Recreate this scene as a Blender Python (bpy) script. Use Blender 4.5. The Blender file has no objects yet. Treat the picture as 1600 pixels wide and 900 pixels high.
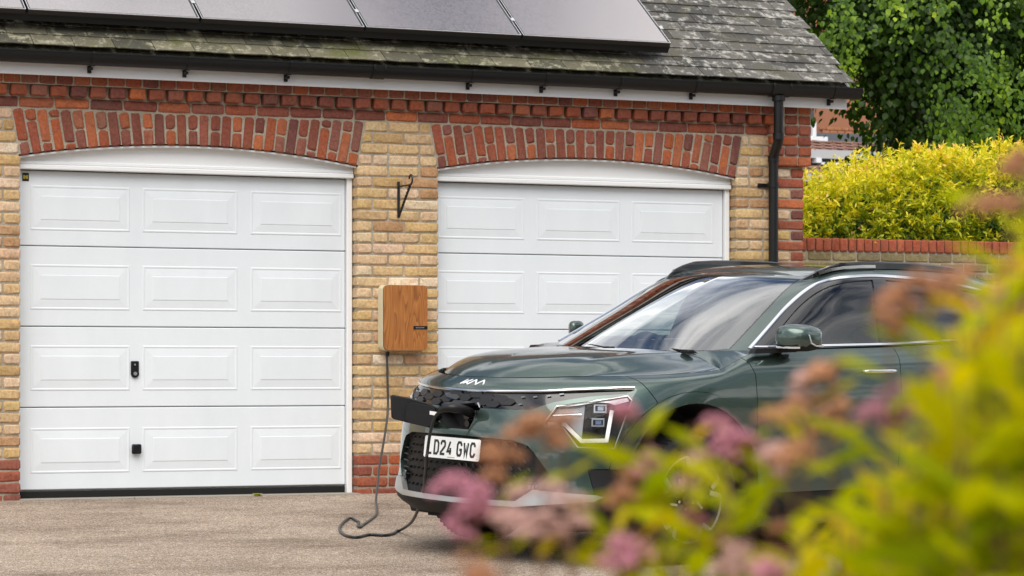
import bpy, bmesh, math, random
import numpy as np
from mathutils import Vector, Matrix
from mathutils.bvhtree import BVHTree
from mathutils.interpolate import poly_3d_calc
R = math.radians
rnd = random.Random(7)
scene = bpy.context.scene
COL = scene.collection

# ------------------------------------------------------------------ camera
FPX = 4444.0
TH = math.atan(FPX / 9900.0)
CAM = Vector((-7.0537, -17.5976, 0.833))
cam_data = bpy.data.cameras.new('camera')
cam = bpy.data.objects.new('camera', cam_data)
COL.objects.link(cam)
cam.location = CAM
cam.rotation_euler = (R(90), 0, -TH)
cam_data.sensor_width = 36.0
cam_data.lens = FPX / 1600 * 36
cam_data.shift_y = 125 / 1600
cam_data.clip_start = 0.05
cam_data.clip_end = 2000
cam_data.dof.use_dof = True
cam_data.dof.focus_distance = 15.3
cam_data.dof.aperture_fstop = 9.5
scene.camera = cam

# ------------------------------------------------------------------ sky and sun
SUN_EL, SUN_AZ = 52, 205      # azimuth of the sun seen from the scene: behind the camera, to the left
world = bpy.data.worlds.new('World')
scene.world = world
world.use_nodes = True
wn = world.node_tree.nodes; wl = world.node_tree.links
wn.clear()
wout = wn.new('ShaderNodeOutputWorld'); wbg = wn.new('ShaderNodeBackground')
sky = wn.new('ShaderNodeTexSky'); sky.sky_type = 'NISHITA'; sky.sun_disc = False
sky.sun_elevation = R(SUN_EL); sky.sun_rotation = R(SUN_AZ); sky.dust_density = 1.5
tc = wn.new('ShaderNodeTexCoord'); sep = wn.new('ShaderNodeSeparateXYZ')
wl.new(tc.outputs['Generated'], sep.inputs[0])
zc = wn.new('ShaderNodeMath'); zc.operation = 'MAXIMUM'; zc.inputs[1].default_value = 0.0
wl.new(sep.outputs['Z'], zc.inputs[0])
za = wn.new('ShaderNodeMath'); za.operation = 'ADD'; za.inputs[1].default_value = 0.22
wl.new(zc.outputs[0], za.inputs[0])
dx = wn.new('ShaderNodeMath'); dx.operation = 'DIVIDE'; dy = wn.new('ShaderNodeMath'); dy.operation = 'DIVIDE'
wl.new(sep.outputs['X'], dx.inputs[0]); wl.new(za.outputs[0], dx.inputs[1])
wl.new(sep.outputs['Y'], dy.inputs[0]); wl.new(za.outputs[0], dy.inputs[1])
cmb = wn.new('ShaderNodeCombineXYZ')
wl.new(dx.outputs[0], cmb.inputs['X']); wl.new(dy.outputs[0], cmb.inputs['Y'])
cofs = wn.new('ShaderNodeVectorMath'); cofs.operation = 'ADD'; cofs.inputs[1].default_value = (-7.1363, 41.0913, 0)
wl.new(cmb.outputs[0], cofs.inputs[0])
cn = wn.new('ShaderNodeTexNoise'); cn.inputs['Scale'].default_value = 1.1
cn.inputs['Detail'].default_value = 8; cn.inputs['Roughness'].default_value = 0.6; cn.inputs['Distortion'].default_value = 0.35
wl.new(cofs.outputs[0], cn.inputs['Vector'])
cr = wn.new('ShaderNodeValToRGB'); cr.color_ramp.elements[0].position = 0.42; cr.color_ramp.elements[1].position = 0.54
wl.new(cn.outputs['Fac'], cr.inputs[0])
cn2 = wn.new('ShaderNodeTexNoise'); cn2.inputs['Scale'].default_value = 2.3; cn2.inputs['Detail'].default_value = 6
wl.new(cofs.outputs[0], cn2.inputs['Vector'])
cc = wn.new('ShaderNodeValToRGB')
cc.color_ramp.elements[0].position = 0.32; cc.color_ramp.elements[0].color = (4.2, 4.8, 5.7, 1)
cc.color_ramp.elements[1].position = 0.66; cc.color_ramp.elements[1].color = (19.5, 19.1, 18.7, 1)
wl.new(cn2.outputs['Fac'], cc.inputs[0])
mx = wn.new('ShaderNodeMixRGB')
wl.new(cr.outputs[0], mx.inputs['Fac']); wl.new(sky.outputs[0], mx.inputs['Color1']); wl.new(cc.outputs[0], mx.inputs['Color2'])
wl.new(mx.outputs[0], wbg.inputs['Color']); wbg.inputs['Strength'].default_value = 0.10
wl.new(wbg.outputs[0], wout.inputs['Surface'])
sd = bpy.data.lights.new('sun', 'SUN'); sd.energy = 3.0; sd.angle = R(56); sd.color = (1, .955, .89)
sun = bpy.data.objects.new('sun', sd); COL.objects.link(sun)
_az = R(SUN_AZ); _el = R(SUN_EL)
_d = Vector((math.sin(_az) * math.cos(_el), math.cos(_az) * math.cos(_el), math.sin(_el)))
sun.rotation_euler = _d.to_track_quat('Z', 'Y').to_euler()
scene.view_settings.view_transform = 'Standard'
scene.view_settings.look = 'None'
scene.view_settings.exposure = 0.18
scene.view_settings.gamma = 1.0

# ------------------------------------------------------------------ helpers
def tag(o, label=None, cat=None, group=None, kind=None):
    if label: o['label'] = label
    if cat: o['category'] = cat
    if group: o['group'] = group
    if kind: o['kind'] = kind
    return o
def empty(name, loc=(0, 0, 0)):
    o = bpy.data.objects.new(name, None); o.empty_display_size = .1; COL.objects.link(o); o.location = loc; return o
def link(name, me, parent=None, loc=None, rot=None, scale=None):
    o = bpy.data.objects.new(name, me); COL.objects.link(o)
    if parent: o.parent = parent
    if loc is not None: o.location = loc
    if rot is not None: o.rotation_euler = rot
    if scale is not None: o.scale = scale
    return o
class MB:
    def __init__(s): s.v = []; s.f = []; s.m = []
    def add(s, V, F, m=0):
        b = len(s.v); s.v += [tuple(p) for p in V]; s.f += [tuple(b + i for i in f) for f in F]; s.m += [m] * len(F)
    def box(s, x0, x1, y0, y1, z0, z1, m=0):
        s.add([(x0,y0,z0),(x1,y0,z0),(x1,y1,z0),(x0,y1,z0),(x0,y0,z1),(x1,y0,z1),(x1,y1,z1),(x0,y1,z1)],
              [(0,3,2,1),(4,5,6,7),(0,1,5,4),(1,2,6,5),(2,3,7,6),(3,0,4,7)], m)
    def bbox(s, x0, x1, y0, y1, z0, z1, b=.004, m=0):      # box with chamfered edges
        c = [(x0,x1),(y0,y1),(z0,z1)]; V = []; ix = {}
        for i in (0,1):
            for j in (0,1):
                for k in (0,1):
                    p = [c[0][i], c[1][j], c[2][k]]; sg = (1 if i==0 else -1, 1 if j==0 else -1, 1 if k==0 else -1)
                    for a in range(3):
                        q = [p[t] + (0 if t == a else sg[t]*b) for t in range(3)]
                        ix[i,j,k,a] = len(V); V.append(q)
        F = []
        for a in range(3):
            o = [t for t in range(3) if t != a]
            for e in (0,1):
                q = []
                for (s1,s2) in ((0,0),(1,0),(1,1),(0,1)):
                    t = [0,0,0]; t[a] = e; t[o[0]] = s1; t[o[1]] = s2; q.append(ix[t[0],t[1],t[2],a])
                F.append(q)
        for a in range(3):
            o = [t for t in range(3) if t != a]
            for s1 in (0,1):
                for s2 in (0,1):
                    def I(e, ax):
                        t=[0,0,0]; t[a]=e; t[o[0]]=s1; t[o[1]]=s2; return ix[t[0],t[1],t[2],ax]
                    F.append((I(0,o[0]), I(1,o[0]), I(1,o[1]), I(0,o[1])))
        for i in (0,1):
            for j in (0,1):
                for k in (0,1): F.append((ix[i,j,k,0], ix[i,j,k,1], ix[i,j,k,2]))
        s.add(V, F, m)
    def tube(s, pts, r, n=10, caps=True, m=0, rs=None):
        P = [Vector(p) for p in pts]; V = []; F = []
        T = [(P[min(i+1,len(P)-1)] - P[max(i-1,0)]).normalized() for i in range(len(P))]
        up = Vector((0,0,1)) if abs(T[0].z) < .9 else Vector((1,0,0))
        a = T[0].cross(up).normalized()
        for i, p in enumerate(P):
            a = (a - T[i]*a.dot(T[i])).normalized(); b = T[i].cross(a)
            rr = rs[i] if rs else r
            for k in range(n):
                t = 2*math.pi*k/n; V.append(p + (a*math.cos(t) + b*math.sin(t))*rr)
        for i in range(len(P)-1):
            for k in range(n): F.append((i*n+k, i*n+(k+1)%n, (i+1)*n+(k+1)%n, (i+1)*n+k))
        if caps: F.append(tuple(range(n))[::-1]); F.append(tuple((len(P)-1)*n+k for k in range(n)))
        s.add(V, F, m)
    def sweep(s, pts, prof, up, m=0, close=True):
        """sweep a 2-D profile (side, up) along pts; up = function or vector"""
        P = [Vector(p) for p in pts]; V = []; F = []; n = len(prof)
        for i, p in enumerate(P):
            t = (P[min(i+1,len(P)-1)] - P[max(i-1,0)]).normalized()
            u = Vector(up[i]) if isinstance(up, list) else Vector(up)
            sd_ = t.cross(u).normalized(); u = sd_.cross(t).normalized()
            for a, b in prof: V.append(p + sd_*a + u*b)
        for i in range(len(P)-1):
            for k in range(n if close else n-1): F.append((i*n+k, i*n+(k+1)%n, (i+1)*n+(k+1)%n, (i+1)*n+k))
        if close: F.append(tuple(range(n))[::-1]); F.append(tuple((len(P)-1)*n+k for k in range(n)))
        s.add(V, F, m)
    def prism(s, pts, d0, d1, fn, m=0):
        """extrude 2-D polygon pts between depths d0,d1; fn(a,b,d)->xyz"""
        n = len(pts); V = [fn(a,b,d0) for a,b in pts] + [fn(a,b,d1) for a,b in pts]
        F = [tuple(range(n)), tuple(range(2*n-1, n-1, -1))] + [(i, n+i, n+(i+1)%n, (i+1)%n) for i in range(n)]
        s.add(V, F, m)
    def lathe(s, prof, n=48, m=0):         # profile (r, y) round the Y axis
        V = []; F = []; k = len(prof)
        for i in range(n):
            t = 2*math.pi*i/n
            for r, y in prof: V.append((r*math.cos(t), y, r*math.sin(t)))
        for i in range(n):
            for j in range(k-1): F.append((i*k+j, i*k+j+1, ((i+1)%n)*k+j+1, ((i+1)%n)*k+j))
        s.add(V, F, m)
    def mesh(s, name, mats, smooth=False, fix=True):
        me = bpy.data.meshes.new(name); me.from_pydata(s.v, [], s.f)
        for mt in (mats if isinstance(mats, (list, tuple)) else [mats]): me.materials.append(mt)
        me.polygons.foreach_set('material_index', s.m)
        if fix:
            bm = bmesh.new(); bm.from_mesh(me); bmesh.ops.recalc_face_normals(bm, faces=bm.faces); bm.to_mesh(me); bm.free()
        if smooth:
            me.polygons.foreach_set('use_smooth', [True]*len(me.polygons))
            if smooth is not True: me.set_sharp_from_angle(angle=R(smooth))
        me.update(); return me
    def build(s, name, mats, parent=None, smooth=False, fix=True, **k):
        return link(name, s.mesh(name, mats, smooth, fix), parent, **k)

# ------------------------------------------------------------------ materials
def new_mat(name):
    m = bpy.data.materials.new(name); m.use_nodes = True
    return m, m.node_tree.nodes, m.node_tree.links, m.node_tree.nodes['Principled BSDF']
def simple(name, col, rough=.5, metal=0, coat=0, spec=.5, bump=0, bscale=200):
    m, n, l, b = new_mat(name)
    b.inputs['Base Color'].default_value = (*col, 1); b.inputs['Roughness'].default_value = rough
    b.inputs['Metallic'].default_value = metal; b.inputs['Coat Weight'].default_value = coat; b.inputs['Coat Roughness'].default_value = .03
    b.inputs['Specular IOR Level'].default_value = spec
    if bump:
        t = n.new('ShaderNodeTexCoord'); no = n.new('ShaderNodeTexNoise'); no.inputs['Scale'].default_value = bscale; no.inputs['Detail'].default_value = 4
        l.new(t.outputs['Object'], no.inputs['Vector']); bp = n.new('ShaderNodeBump'); bp.inputs['Strength'].default_value = bump; bp.inputs['Distance'].default_value = .002
        l.new(no.outputs['Fac'], bp.inputs['Height']); l.new(bp.outputs[0], b.inputs['Normal'])
    return m
def N(n, t, **k):
    x = n.new(t)
    for a, v in k.items():
        if a in ('operation', 'blend_type', 'feature', 'noise_dimensions', 'use_clamp', 'attribute_name', 'interpolation_type'): setattr(x, a, v)
        else: x.inputs[a.replace('_', ' ')].default_value = v
    return x
def ramp(n, stops, interp='LINEAR'):
    r = n.new('ShaderNodeValToRGB'); r.color_ramp.interpolation = interp
    e = r.color_ramp.elements
    while len(e) < len(stops): e.new(.5)
    for i, (p, c) in enumerate(stops):
        e[i].position = p; e[i].color = (*c, 1) if len(c) == 3 else c
    return r
def mixc(n, l, fac, a, b, mode='MIX'):
    x = n.new('ShaderNodeMixRGB'); x.blend_type = mode
    for s_, v in ((x.inputs['Fac'], fac), (x.inputs['Color1'], a), (x.inputs['Color2'], b)):
        if hasattr(v, 'is_linked') or hasattr(v, 'links'): l.new(v, s_)
        elif isinstance(v, (int, float)): s_.default_value = v
        else: s_.default_value = (*v, 1)
    return x.outputs[0]

def brick_mat(name, stops, speck=(.16,.11,.06), grime=.35, blotch=(.6,.3,.2)):
    m, n, l, b = new_mat(name)
    oi = n.new('ShaderNodeObjectInfo'); t = n.new('ShaderNodeTexCoord')
    cr_ = ramp(n, stops); l.new(oi.outputs['Random'], cr_.inputs[0])
    off = N(n, 'ShaderNodeVectorMath', operation='SCALE'); l.new(oi.outputs['Location'], off.inputs[0]); off.inputs['Scale'].default_value = 7.3
    ad = N(n, 'ShaderNodeVectorMath', operation='ADD'); l.new(t.outputs['Object'], ad.inputs[0]); l.new(off.outputs[0], ad.inputs[1])
    n1 = N(n, 'ShaderNodeTexNoise', Scale=14., Detail=5., Roughness=.6); l.new(ad.outputs[0], n1.inputs['Vector'])
    r1 = ramp(n, [(.40, (0,0,0)), (.68, (1,1,1))]); l.new(n1.outputs['Fac'], r1.inputs[0])
    mb_ = N(n, 'ShaderNodeMath', operation='MULTIPLY'); mb_.inputs[1].default_value = .45; l.new(r1.outputs[0], mb_.inputs[0])
    c1 = mixc(n, l, mb_.outputs[0], cr_.outputs[0], blotch)
    n2 = N(n, 'ShaderNodeTexNoise', Scale=55., Detail=6., Roughness=.7); l.new(ad.outputs[0], n2.inputs['Vector'])
    r2 = ramp(n, [(.30, (.62,.60,.58)), (.62, (1.12,1.12,1.12))]); l.new(n2.outputs['Fac'], r2.inputs[0])
    c2 = mixc(n, l, 1., c1, r2.outputs[0], 'MULTIPLY')
    vo = N(n, 'ShaderNodeTexVoronoi', Scale=42.); l.new(ad.outputs[0], vo.inputs['Vector'])
    r3 = ramp(n, [(.06, (1,1,1)), (.13, (0,0,0))]); l.new(vo.outputs['Distance'], r3.inputs[0])
    n3 = N(n, 'ShaderNodeTexNoise', Scale=9.); l.new(ad.outputs[0], n3.inputs['Vector'])
    r4 = ramp(n, [(.52, (0,0,0)), (.60, (1,1,1))]); l.new(n3.outputs['Fac'], r4.inputs[0])
    mm = N(n, 'ShaderNodeMath', operation='MULTIPLY'); l.new(r3.outputs[0], mm.inputs[0]); l.new(r4.outputs[0], mm.inputs[1])
    c3 = mixc(n, l, mm.outputs[0], c2, speck)
    # mottled soot and lichen that has settled on the wall
    ge = n.new('ShaderNodeNewGeometry')
    n5 = N(n, 'ShaderNodeTexNoise', Scale=3.2, Detail=5., Roughness=.65); l.new(ge.outputs['Position'], n5.inputs['Vector'])
    r5 = ramp(n, [(.50, (0,0,0)), (.72, (1,1,1))]); l.new(n5.outputs['Fac'], r5.inputs[0])
    mg = N(n, 'ShaderNodeMath', operation='MULTIPLY'); mg.inputs[1].default_value = grime; l.new(r5.outputs[0], mg.inputs[0])
    c4 = mixc(n, l, mg.outputs[0], c3, (.15,.125,.05))
    l.new(c4, b.inputs['Base Color']); b.inputs['Roughness'].default_value = .88; b.inputs['Specular IOR Level'].default_value = .25
    bp = n.new('ShaderNodeBump'); bp.inputs['Strength'].default_value = .9; bp.inputs['Distance'].default_value = .004
    sm = N(n, 'ShaderNodeMath', operation='SUBTRACT'); l.new(n2.outputs['Fac'], sm.inputs[0]); l.new(mm.outputs[0], sm.inputs[1])
    l.new(sm.outputs[0], bp.inputs['Height']); l.new(bp.outputs[0], b.inputs['Normal'])
    return m
M_YEL = brick_mat('buff_brick', [(0,(.52,.35,.14)),(.12,(.61,.45,.26)),(.24,(.54,.37,.14)),(.36,(.63,.46,.31)),(.46,(.44,.29,.12)),(.58,(.66,.50,.35)),(.68,(.56,.40,.17)),(.78,(.74,.62,.47)),(.88,(.59,.40,.27)),(.95,(.38,.21,.10)),(1,(.50,.34,.20))], blotch=(.60,.36,.20), speck=(.07,.05,.03))
M_RED = brick_mat('red_brick', [(0,(.33,.085,.038)),(.14,(.20,.060,.042)),(.28,(.41,.105,.035)),(.40,(.14,.055,.048)),(.52,(.34,.09,.045)),(.64,(.23,.090,.070)),(.78,(.48,.14,.05)),(.88,(.18,.055,.042)),(.95,(.30,.12,.08)),(1,(.12,.050,.048))], speck=(.5,.36,.28), grime=.18, blotch=(.26,.09,.07))
M_WRED = brick_mat('coping_brick', [(0,(.36,.09,.045)),(.5,(.30,.075,.04)),(1,(.40,.11,.055))], speck=(.4,.3,.25), grime=.25, blotch=(.28,.09,.06))
M_OLD = brick_mat('mossy_brick', [(0,(.22,.18,.09)),(.4,(.30,.25,.13)),(.7,(.18,.15,.09)),(1,(.36,.30,.17))], speck=(.05,.05,.03), grime=.6, blotch=(.12,.11,.06))
def mortar_mat():
    m, n, l, b = new_mat('mortar'); ge = n.new('ShaderNodeNewGeometry')
    n1 = N(n, 'ShaderNodeTexNoise', Scale=6., Detail=5.); l.new(ge.outputs['Position'], n1.inputs['Vector'])
    r = ramp(n, [(.3, (.30,.255,.185)), (.7, (.47,.41,.32))]); l.new(n1.outputs['Fac'], r.inputs[0])
    n2 = N(n, 'ShaderNodeTexNoise', Scale=160., Detail=4.); l.new(ge.outputs['Position'], n2.inputs['Vector'])
    r2 = ramp(n, [(.35,(.7,.7,.7)),(.65,(1.1,1.1,1.1))]); l.new(n2.outputs['Fac'], r2.inputs[0])
    l.new(mixc(n, l, 1., r.outputs[0], r2.outputs[0], 'MULTIPLY'), b.inputs['Base Color']); b.inputs['Roughness'].default_value = .95
    bp = n.new('ShaderNodeBump'); bp.inputs['Strength'].default_value = .8; bp.inputs['Distance'].default_value = .004
    l.new(n2.outputs['Fac'], bp.inputs['Height']); l.new(bp.outputs[0], b.inputs['Normal']); return m
M_MORT = mortar_mat()
def slate_mat(name, base0, base1, lich, moss, cover):
    m, n, l, b = new_mat(name); ge = n.new('ShaderNodeNewGeometry'); oi = n.new('ShaderNodeObjectInfo')
    r0 = ramp(n, [(0, base0), (1, base1)]); l.new(oi.outputs['Random'], r0.inputs[0])
    n1 = N(n, 'ShaderNodeTexNoise', Scale=13., Detail=8., Roughness=.74); l.new(ge.outputs['Position'], n1.inputs['Vector'])
    r1 = ramp(n, [(cover, (0,0,0)), (cover+.09, (1,1,1))]); l.new(n1.outputs['Fac'], r1.inputs[0])
    n2 = N(n, 'ShaderNodeTexNoise', Scale=90., Detail=4., Roughness=.7); l.new(ge.outputs['Position'], n2.inputs['Vector'])
    r2 = ramp(n, [(.3,(.55,.55,.55)),(.7,(1.15,1.15,1.15))]); l.new(n2.outputs['Fac'], r2.inputs[0])
    c = mixc(n, l, r1.outputs[0], r0.outputs[0], lich)
    n3 = N(n, 'ShaderNodeTexNoise', Scale=4., Detail=6., Roughness=.7); l.new(ge.outputs['Position'], n3.inputs['Vector'])
    r3 = ramp(n, [(.52,(0,0,0)),(.68,(1,1,1))]); l.new(n3.outputs['Fac'], r3.inputs[0])
    c = mixc(n, l, r3.outputs[0], c, moss)
    l.new(mixc(n, l, 1., c, r2.outputs[0], 'MULTIPLY'), b.inputs['Base Color']); b.inputs['Roughness'].default_value = .85
    bp = n.new('ShaderNodeBump'); bp.inputs['Strength'].default_value = .7; bp.inputs['Distance'].default_value = .003
    l.new(n2.outputs['Fac'], bp.inputs['Height']); l.new(bp.outputs[0], b.inputs['Normal']); return m
M_SLATE = slate_mat('slate', (.038,.036,.032), (.12,.112,.098), (.38,.365,.33), (.085,.078,.05), .515)
M_SLATEM = slate_mat('mossy_slate', (.06,.058,.04), (.17,.155,.10), (.34,.32,.22), (.11,.115,.035), .52)
M_WHITE = simple('white_gloss_paint', (.79,.80,.80), .32, bump=.04, bscale=40)
M_FASC = simple('white_upvc', (.74,.76,.79), .3)
def door_mat():
    m, n, l, b = new_mat('white_coated_steel'); ge = n.new('ShaderNodeNewGeometry')
    mp = N(n, 'ShaderNodeMapping'); mp.inputs['Scale'].default_value = (5, 5, 2); l.new(ge.outputs['Position'], mp.inputs[0])
    n1 = N(n, 'ShaderNodeTexNoise', Scale=1., Detail=5., Roughness=.6); l.new(mp.outputs[0], n1.inputs['Vector'])
    r = ramp(n, [(.25,(.68,.72,.75)),(.75,(.73,.77,.795))]); l.new(n1.outputs['Fac'], r.inputs[0])
    l.new(r.outputs[0], b.inputs['Base Color']); b.inputs['Roughness'].default_value = .36
    n2 = N(n, 'ShaderNodeTexNoise', Scale=260., Detail=2.); l.new(ge.outputs['Position'], n2.inputs['Vector'])
    bp = n.new('ShaderNodeBump'); bp.inputs['Strength'].default_value = .12; bp.inputs['Distance'].default_value = .001
    l.new(n2.outputs['Fac'], bp.inputs['Height']); l.new(bp.outputs[0], b.inputs['Normal']); return m
M_DOOR = door_mat()
M_BLKP = simple('black_plastic', (.006,.006,.0065), .42, spec=.35, bump=.1, bscale=120)
M_RUB = simple('black_rubber', (.009,.009,.009), .75, spec=.3)
M_IRON = simple('black_wrought_iron', (.01,.01,.01), .45, bump=.3, bscale=90)
M_ALU = simple('panel_aluminium', (.62,.62,.63), .35, .9)
def solar_mat():
    m, n, l, b = new_mat('solar_glass'); t = n.new('ShaderNodeTexCoord')
    sx = n.new('ShaderNodeSeparateXYZ'); l.new(t.outputs['Object'], sx.inputs[0])
    w = N(n, 'ShaderNodeMath', operation='MULTIPLY'); w.inputs[1].default_value = 62.; l.new(sx.outputs['X'], w.inputs[0])
    fr = N(n, 'ShaderNodeMath', operation='FRACT'); l.new(w.outputs[0], fr.inputs[0])
    lt = N(n, 'ShaderNodeMath', operation='LESS_THAN'); lt.inputs[1].default_value = .12; l.new(fr.outputs[0], lt.inputs[0])
    c = mixc(n, l, lt.outputs[0], (.022,.016,.024), (.10,.085,.095))
    l.new(c, b.inputs['Base Color']); b.inputs['Roughness'].default_value = .16; b.inputs['IOR'].default_value = 2.3; b.inputs['Specular Tint'].default_value = (1, .87, .86, 1)
    ns = N(n, 'ShaderNodeTexNoise', Scale=60., Detail=6.); mp = N(n, 'ShaderNodeMapping'); mp.inputs['Scale'].default_value = (1,.25,1)
    l.new(t.outputs['Object'], mp.inputs[0]); l.new(mp.outputs[0], ns.inputs['Vector'])
    rr = ramp(n, [(.3,(.08,.08,.08)),(.8,(.30,.30,.30))]); l.new(ns.outputs['Fac'], rr.inputs[0]); l.new(rr.outputs[0], b.inputs['Roughness'])
    b.inputs['Coat Weight'].default_value = 1.; b.inputs['Coat Roughness'].default_value = .05; b.inputs['Coat IOR'].default_value = 2.0
    return m
M_SOLAR = solar_mat()
def ground_mat():
    m, n, l, b = new_mat('bound_gravel_drive'); ge = n.new('ShaderNodeNewGeometry')
    v = N(n, 'ShaderNodeTexVoronoi', Scale=170.); l.new(ge.outputs['Position'], v.inputs['Vector'])
    sp = n.new('ShaderNodeSeparateColor'); l.new(v.outputs['Color'], sp.inputs[0])
    r = ramp(n, [(0,(.075,.062,.052)),(.16,(.24,.19,.148)),(.45,(.345,.275,.212)),(.7,(.43,.35,.27)),(.9,(.54,.455,.365)),(1,(.84,.76,.66))]); l.new(sp.outputs[0], r.inputs[0])
    n1 = N(n, 'ShaderNodeTexNoise', Scale=.9, Detail=6., Roughness=.65)
    mp = N(n, 'ShaderNodeMapping'); mp.inputs['Scale'].default_value = (.8,1.5,1); l.new(ge.outputs['Position'], mp.inputs[0]); l.new(mp.outputs[0], n1.inputs['Vector'])
    r1 = ramp(n, [(.30,(.42,.38,.35)),(.44,(.76,.72,.70)),(.56,(.95,.93,.92)),(.75,(1.04,1.0,.98))]); l.new(n1.outputs['Fac'], r1.inputs[0])
    c = mixc(n, l, 1., r.outputs[0], r1.outputs[0], 'MULTIPLY')
    n3 = N(n, 'ShaderNodeTexNoise', Scale=25., Detail=5., Roughness=.7); l.new(ge.outputs['Position'], n3.inputs['Vector'])
    r3 = ramp(n, [(.3,(.72,.70,.68)),(.6,(1.05,1.05,1.05))]); l.new(n3.outputs['Fac'], r3.inputs[0])
    c = mixc(n, l, 1., c, r3.outputs[0], 'MULTIPLY')
    l.new(c, b.inputs['Base Color']); b.inputs['Roughness'].default_value = .9; b.inputs['Specular IOR Level'].default_value = .25
    bp = n.new('ShaderNodeBump'); bp.inputs['Strength'].default_value = .9; bp.inputs['Distance'].default_value = .004
    l.new(v.outputs['Distance'], bp.inputs['Height']); bp.invert = True; l.new(bp.outputs[0], b.inputs['Normal']); return m
M_GROUND = ground_mat()
M_CONC = simple('threshold_concrete', (.26,.24,.20), .9, bump=.6, bscale=60)

# ------------------------------------------------------------------ ground
SL = .037
def gz(y): return SL * max(y, -32) if y < 0 else 0
gb = MB(); ys = [-160, -32, 0, 160]; xs = [-160, 160]
gb.add([(x, y, gz(y)) for y in ys for x in xs], [(2*i, 2*i+1, 2*i+3, 2*i+2) for i in range(3)])
ground = gb.build('driveway', M_GROUND); tag(ground, kind='structure')

# ------------------------------------------------------------------ garage
garage = empty('garage', (0, 0, 0))
tag(garage, 'buff and red brick double garage with white sectional doors and slate roof', 'garage')
OPN = [(-2.545, -.275), (.305, 2.572)]            # openings
def arch_z(i, x, off=0):
    a, b_ = OPN[i]; c = (a+b_)/2; h = (b_-a)/2; t = (x-c)/h
    return 2.172 + .098*(1 - t*t) + off
XL, XR, ZT = -4.6, 3.12, 2.70
w = MB()
Y0, Y1 = .009, .235
def wall_piece(xa, xb, za, zb): w.box(xa, xb, Y0, Y1, za, zb)
wall_piece(XL, OPN[0][0]-.008, -.3, ZT); wall_piece(OPN[0][1]+.008, OPN[1][0]-.008, -.3, ZT); wall_piece(OPN[1][1]+.008, XR-.008, -.3, ZT)
for i, (a, b_) in enumerate(OPN):
    a -= .008; b_ += .008; K = 24
    V = []; F = []
    for k in range(K+1):
        x = a + (b_-a)*k/K; z = arch_z(i, x, .008)
        V += [(x, Y0, z), (x, Y0, ZT), (x, Y1, z), (x, Y1, ZT)]
    for k in range(K):
        q = 4*k; F += [(q, q+4, q+5, q+1), (q+2, q+3, q+7, q+6), (q, q+2, q+6, q+4)]
    w.add(V, F)
w.box(XR-.235, XR-.009, Y1, 5.2, -.3, ZT)          # gable side wall
w.build('mortar_wall', M_MORT, garage)
side = MB()
def rbrick(wd, ht, dp, seed, jit=.0022, r=.010):
    """brick with a worn, slightly uneven outline; origin in the middle of its face"""
    rg = random.Random(seed); b = MB()
    hw, hh = wd/2, ht/2
    out = []
    for cx, cz, a0 in ((hw, hh, 0), (-hw, hh, 90), (-hw, -hh, 180), (hw, -hh, 270)):
        rr = r*rg.uniform(.5, 1.6)
        for a in (12, 78):
            t = R(a0+a); out.append((cx - math.copysign(rr, cx) + rr*math.cos(t), cz - math.copysign(rr, cz) + rr*math.sin(t)))
        if cx*cz > 0: out.append((0, math.copysign(hh, cz)))
    out = [(x + rg.uniform(-jit, jit), z + rg.uniform(-jit, jit)) for x, z in out]
    n = len(out)
    V = [(x*(1-.008/hw), -.0005 + rg.uniform(-.001,.001), z*(1-.008/hh)) for x, z in out]
    V += [(x, .0065, z) for x, z in out] + [(x, dp, z) for x, z in out]
    F = [tuple(range(n))] + [(i, (i+1)%n, n+(i+1)%n, n+i) for i in range(n)] + [(n+i, n+(i+1)%n, 2*n+(i+1)%n, 2*n+i) for i in range(n)]
    b.add(V, F); return b
_bm = {}
def brick(name, x0, x1, z0, z1, mat, y=0., dp=.10, rot=0, jit=.0022, parent=None):
    """place one brick filling x0..x1, z0..z1 (already without its joints)"""
    wd, ht = x1-x0, z1-z0
    kw, kh = round(wd, 2), round(ht, 2)
    key = (kw, kh, mat.name, round(dp,2), rnd.randrange(5))
    if key not in _bm:
        _bm[key] = rbrick(max(kw,.02), max(kh,.02), dp, hash_seed(key), jit).mesh('brick', mat, smooth=35)
    o = link(name, _bm[key], parent or garage, ((x0+x1)/2, y + rnd.uniform(-.0015,.0015), (z0+z1)/2),
             (0, rot + rnd.uniform(-.006,.006), 0), (wd/max(kw,.02), 1, ht/max(kh,.02)))
    return o
def hash_seed(k): return sum(ord(c)*(i+7) for i, c in enumerate(str(k)))
J = .0105; CP = .07375; ZA = 2.468
def skew_in(x0, x1, zmid, side_):   # limit courses at the slanting arch ends above the springing
    return x0, x1
# piers: course by course
def courses(xa, xb, la, lb, phase, corner=False, kmax=34):
    """xa..xb pier below the springing; la/lb = arch at the left / right side (index) or None"""
    for k in range(kmax):
        zt = ZA - CP*k; zb = zt - CP + J
        if zt < -.06: break
        zm = (zt+zb)/2
        l, r_ = xa, xb
        if zm > 2.172:
            g = (zm-2.172)/(ZA-2.172)*.058
            if la is not None: l = xa + g + (.004 if g else 0)
            if lb is not None: r_ = xb - g - .004
        red = k >= 30
        m = M_RED if red else M_YEL
        x = -.05 + xa if not corner else xa
        start = (0 if (k+phase) % 2 == 0 else -.1125)
        x = xa + start
        while x < r_ - .012:
            L = .215
            if k % 7 == 3 and abs(x-xa) < .2: L = .1025
            x1 = x + L; a = max(x, l); b_ = min(x1, r_)
            if r_ - b_ < .045: b_ = r_
            if b_ - a > .028:
                if corner and b_ > XR - .225:
                    pass
                else: brick('brick', a, b_, zb, zt, m)
            x = (b_ if b_ == r_ else x1) + J
            if b_ == r_: break
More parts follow.
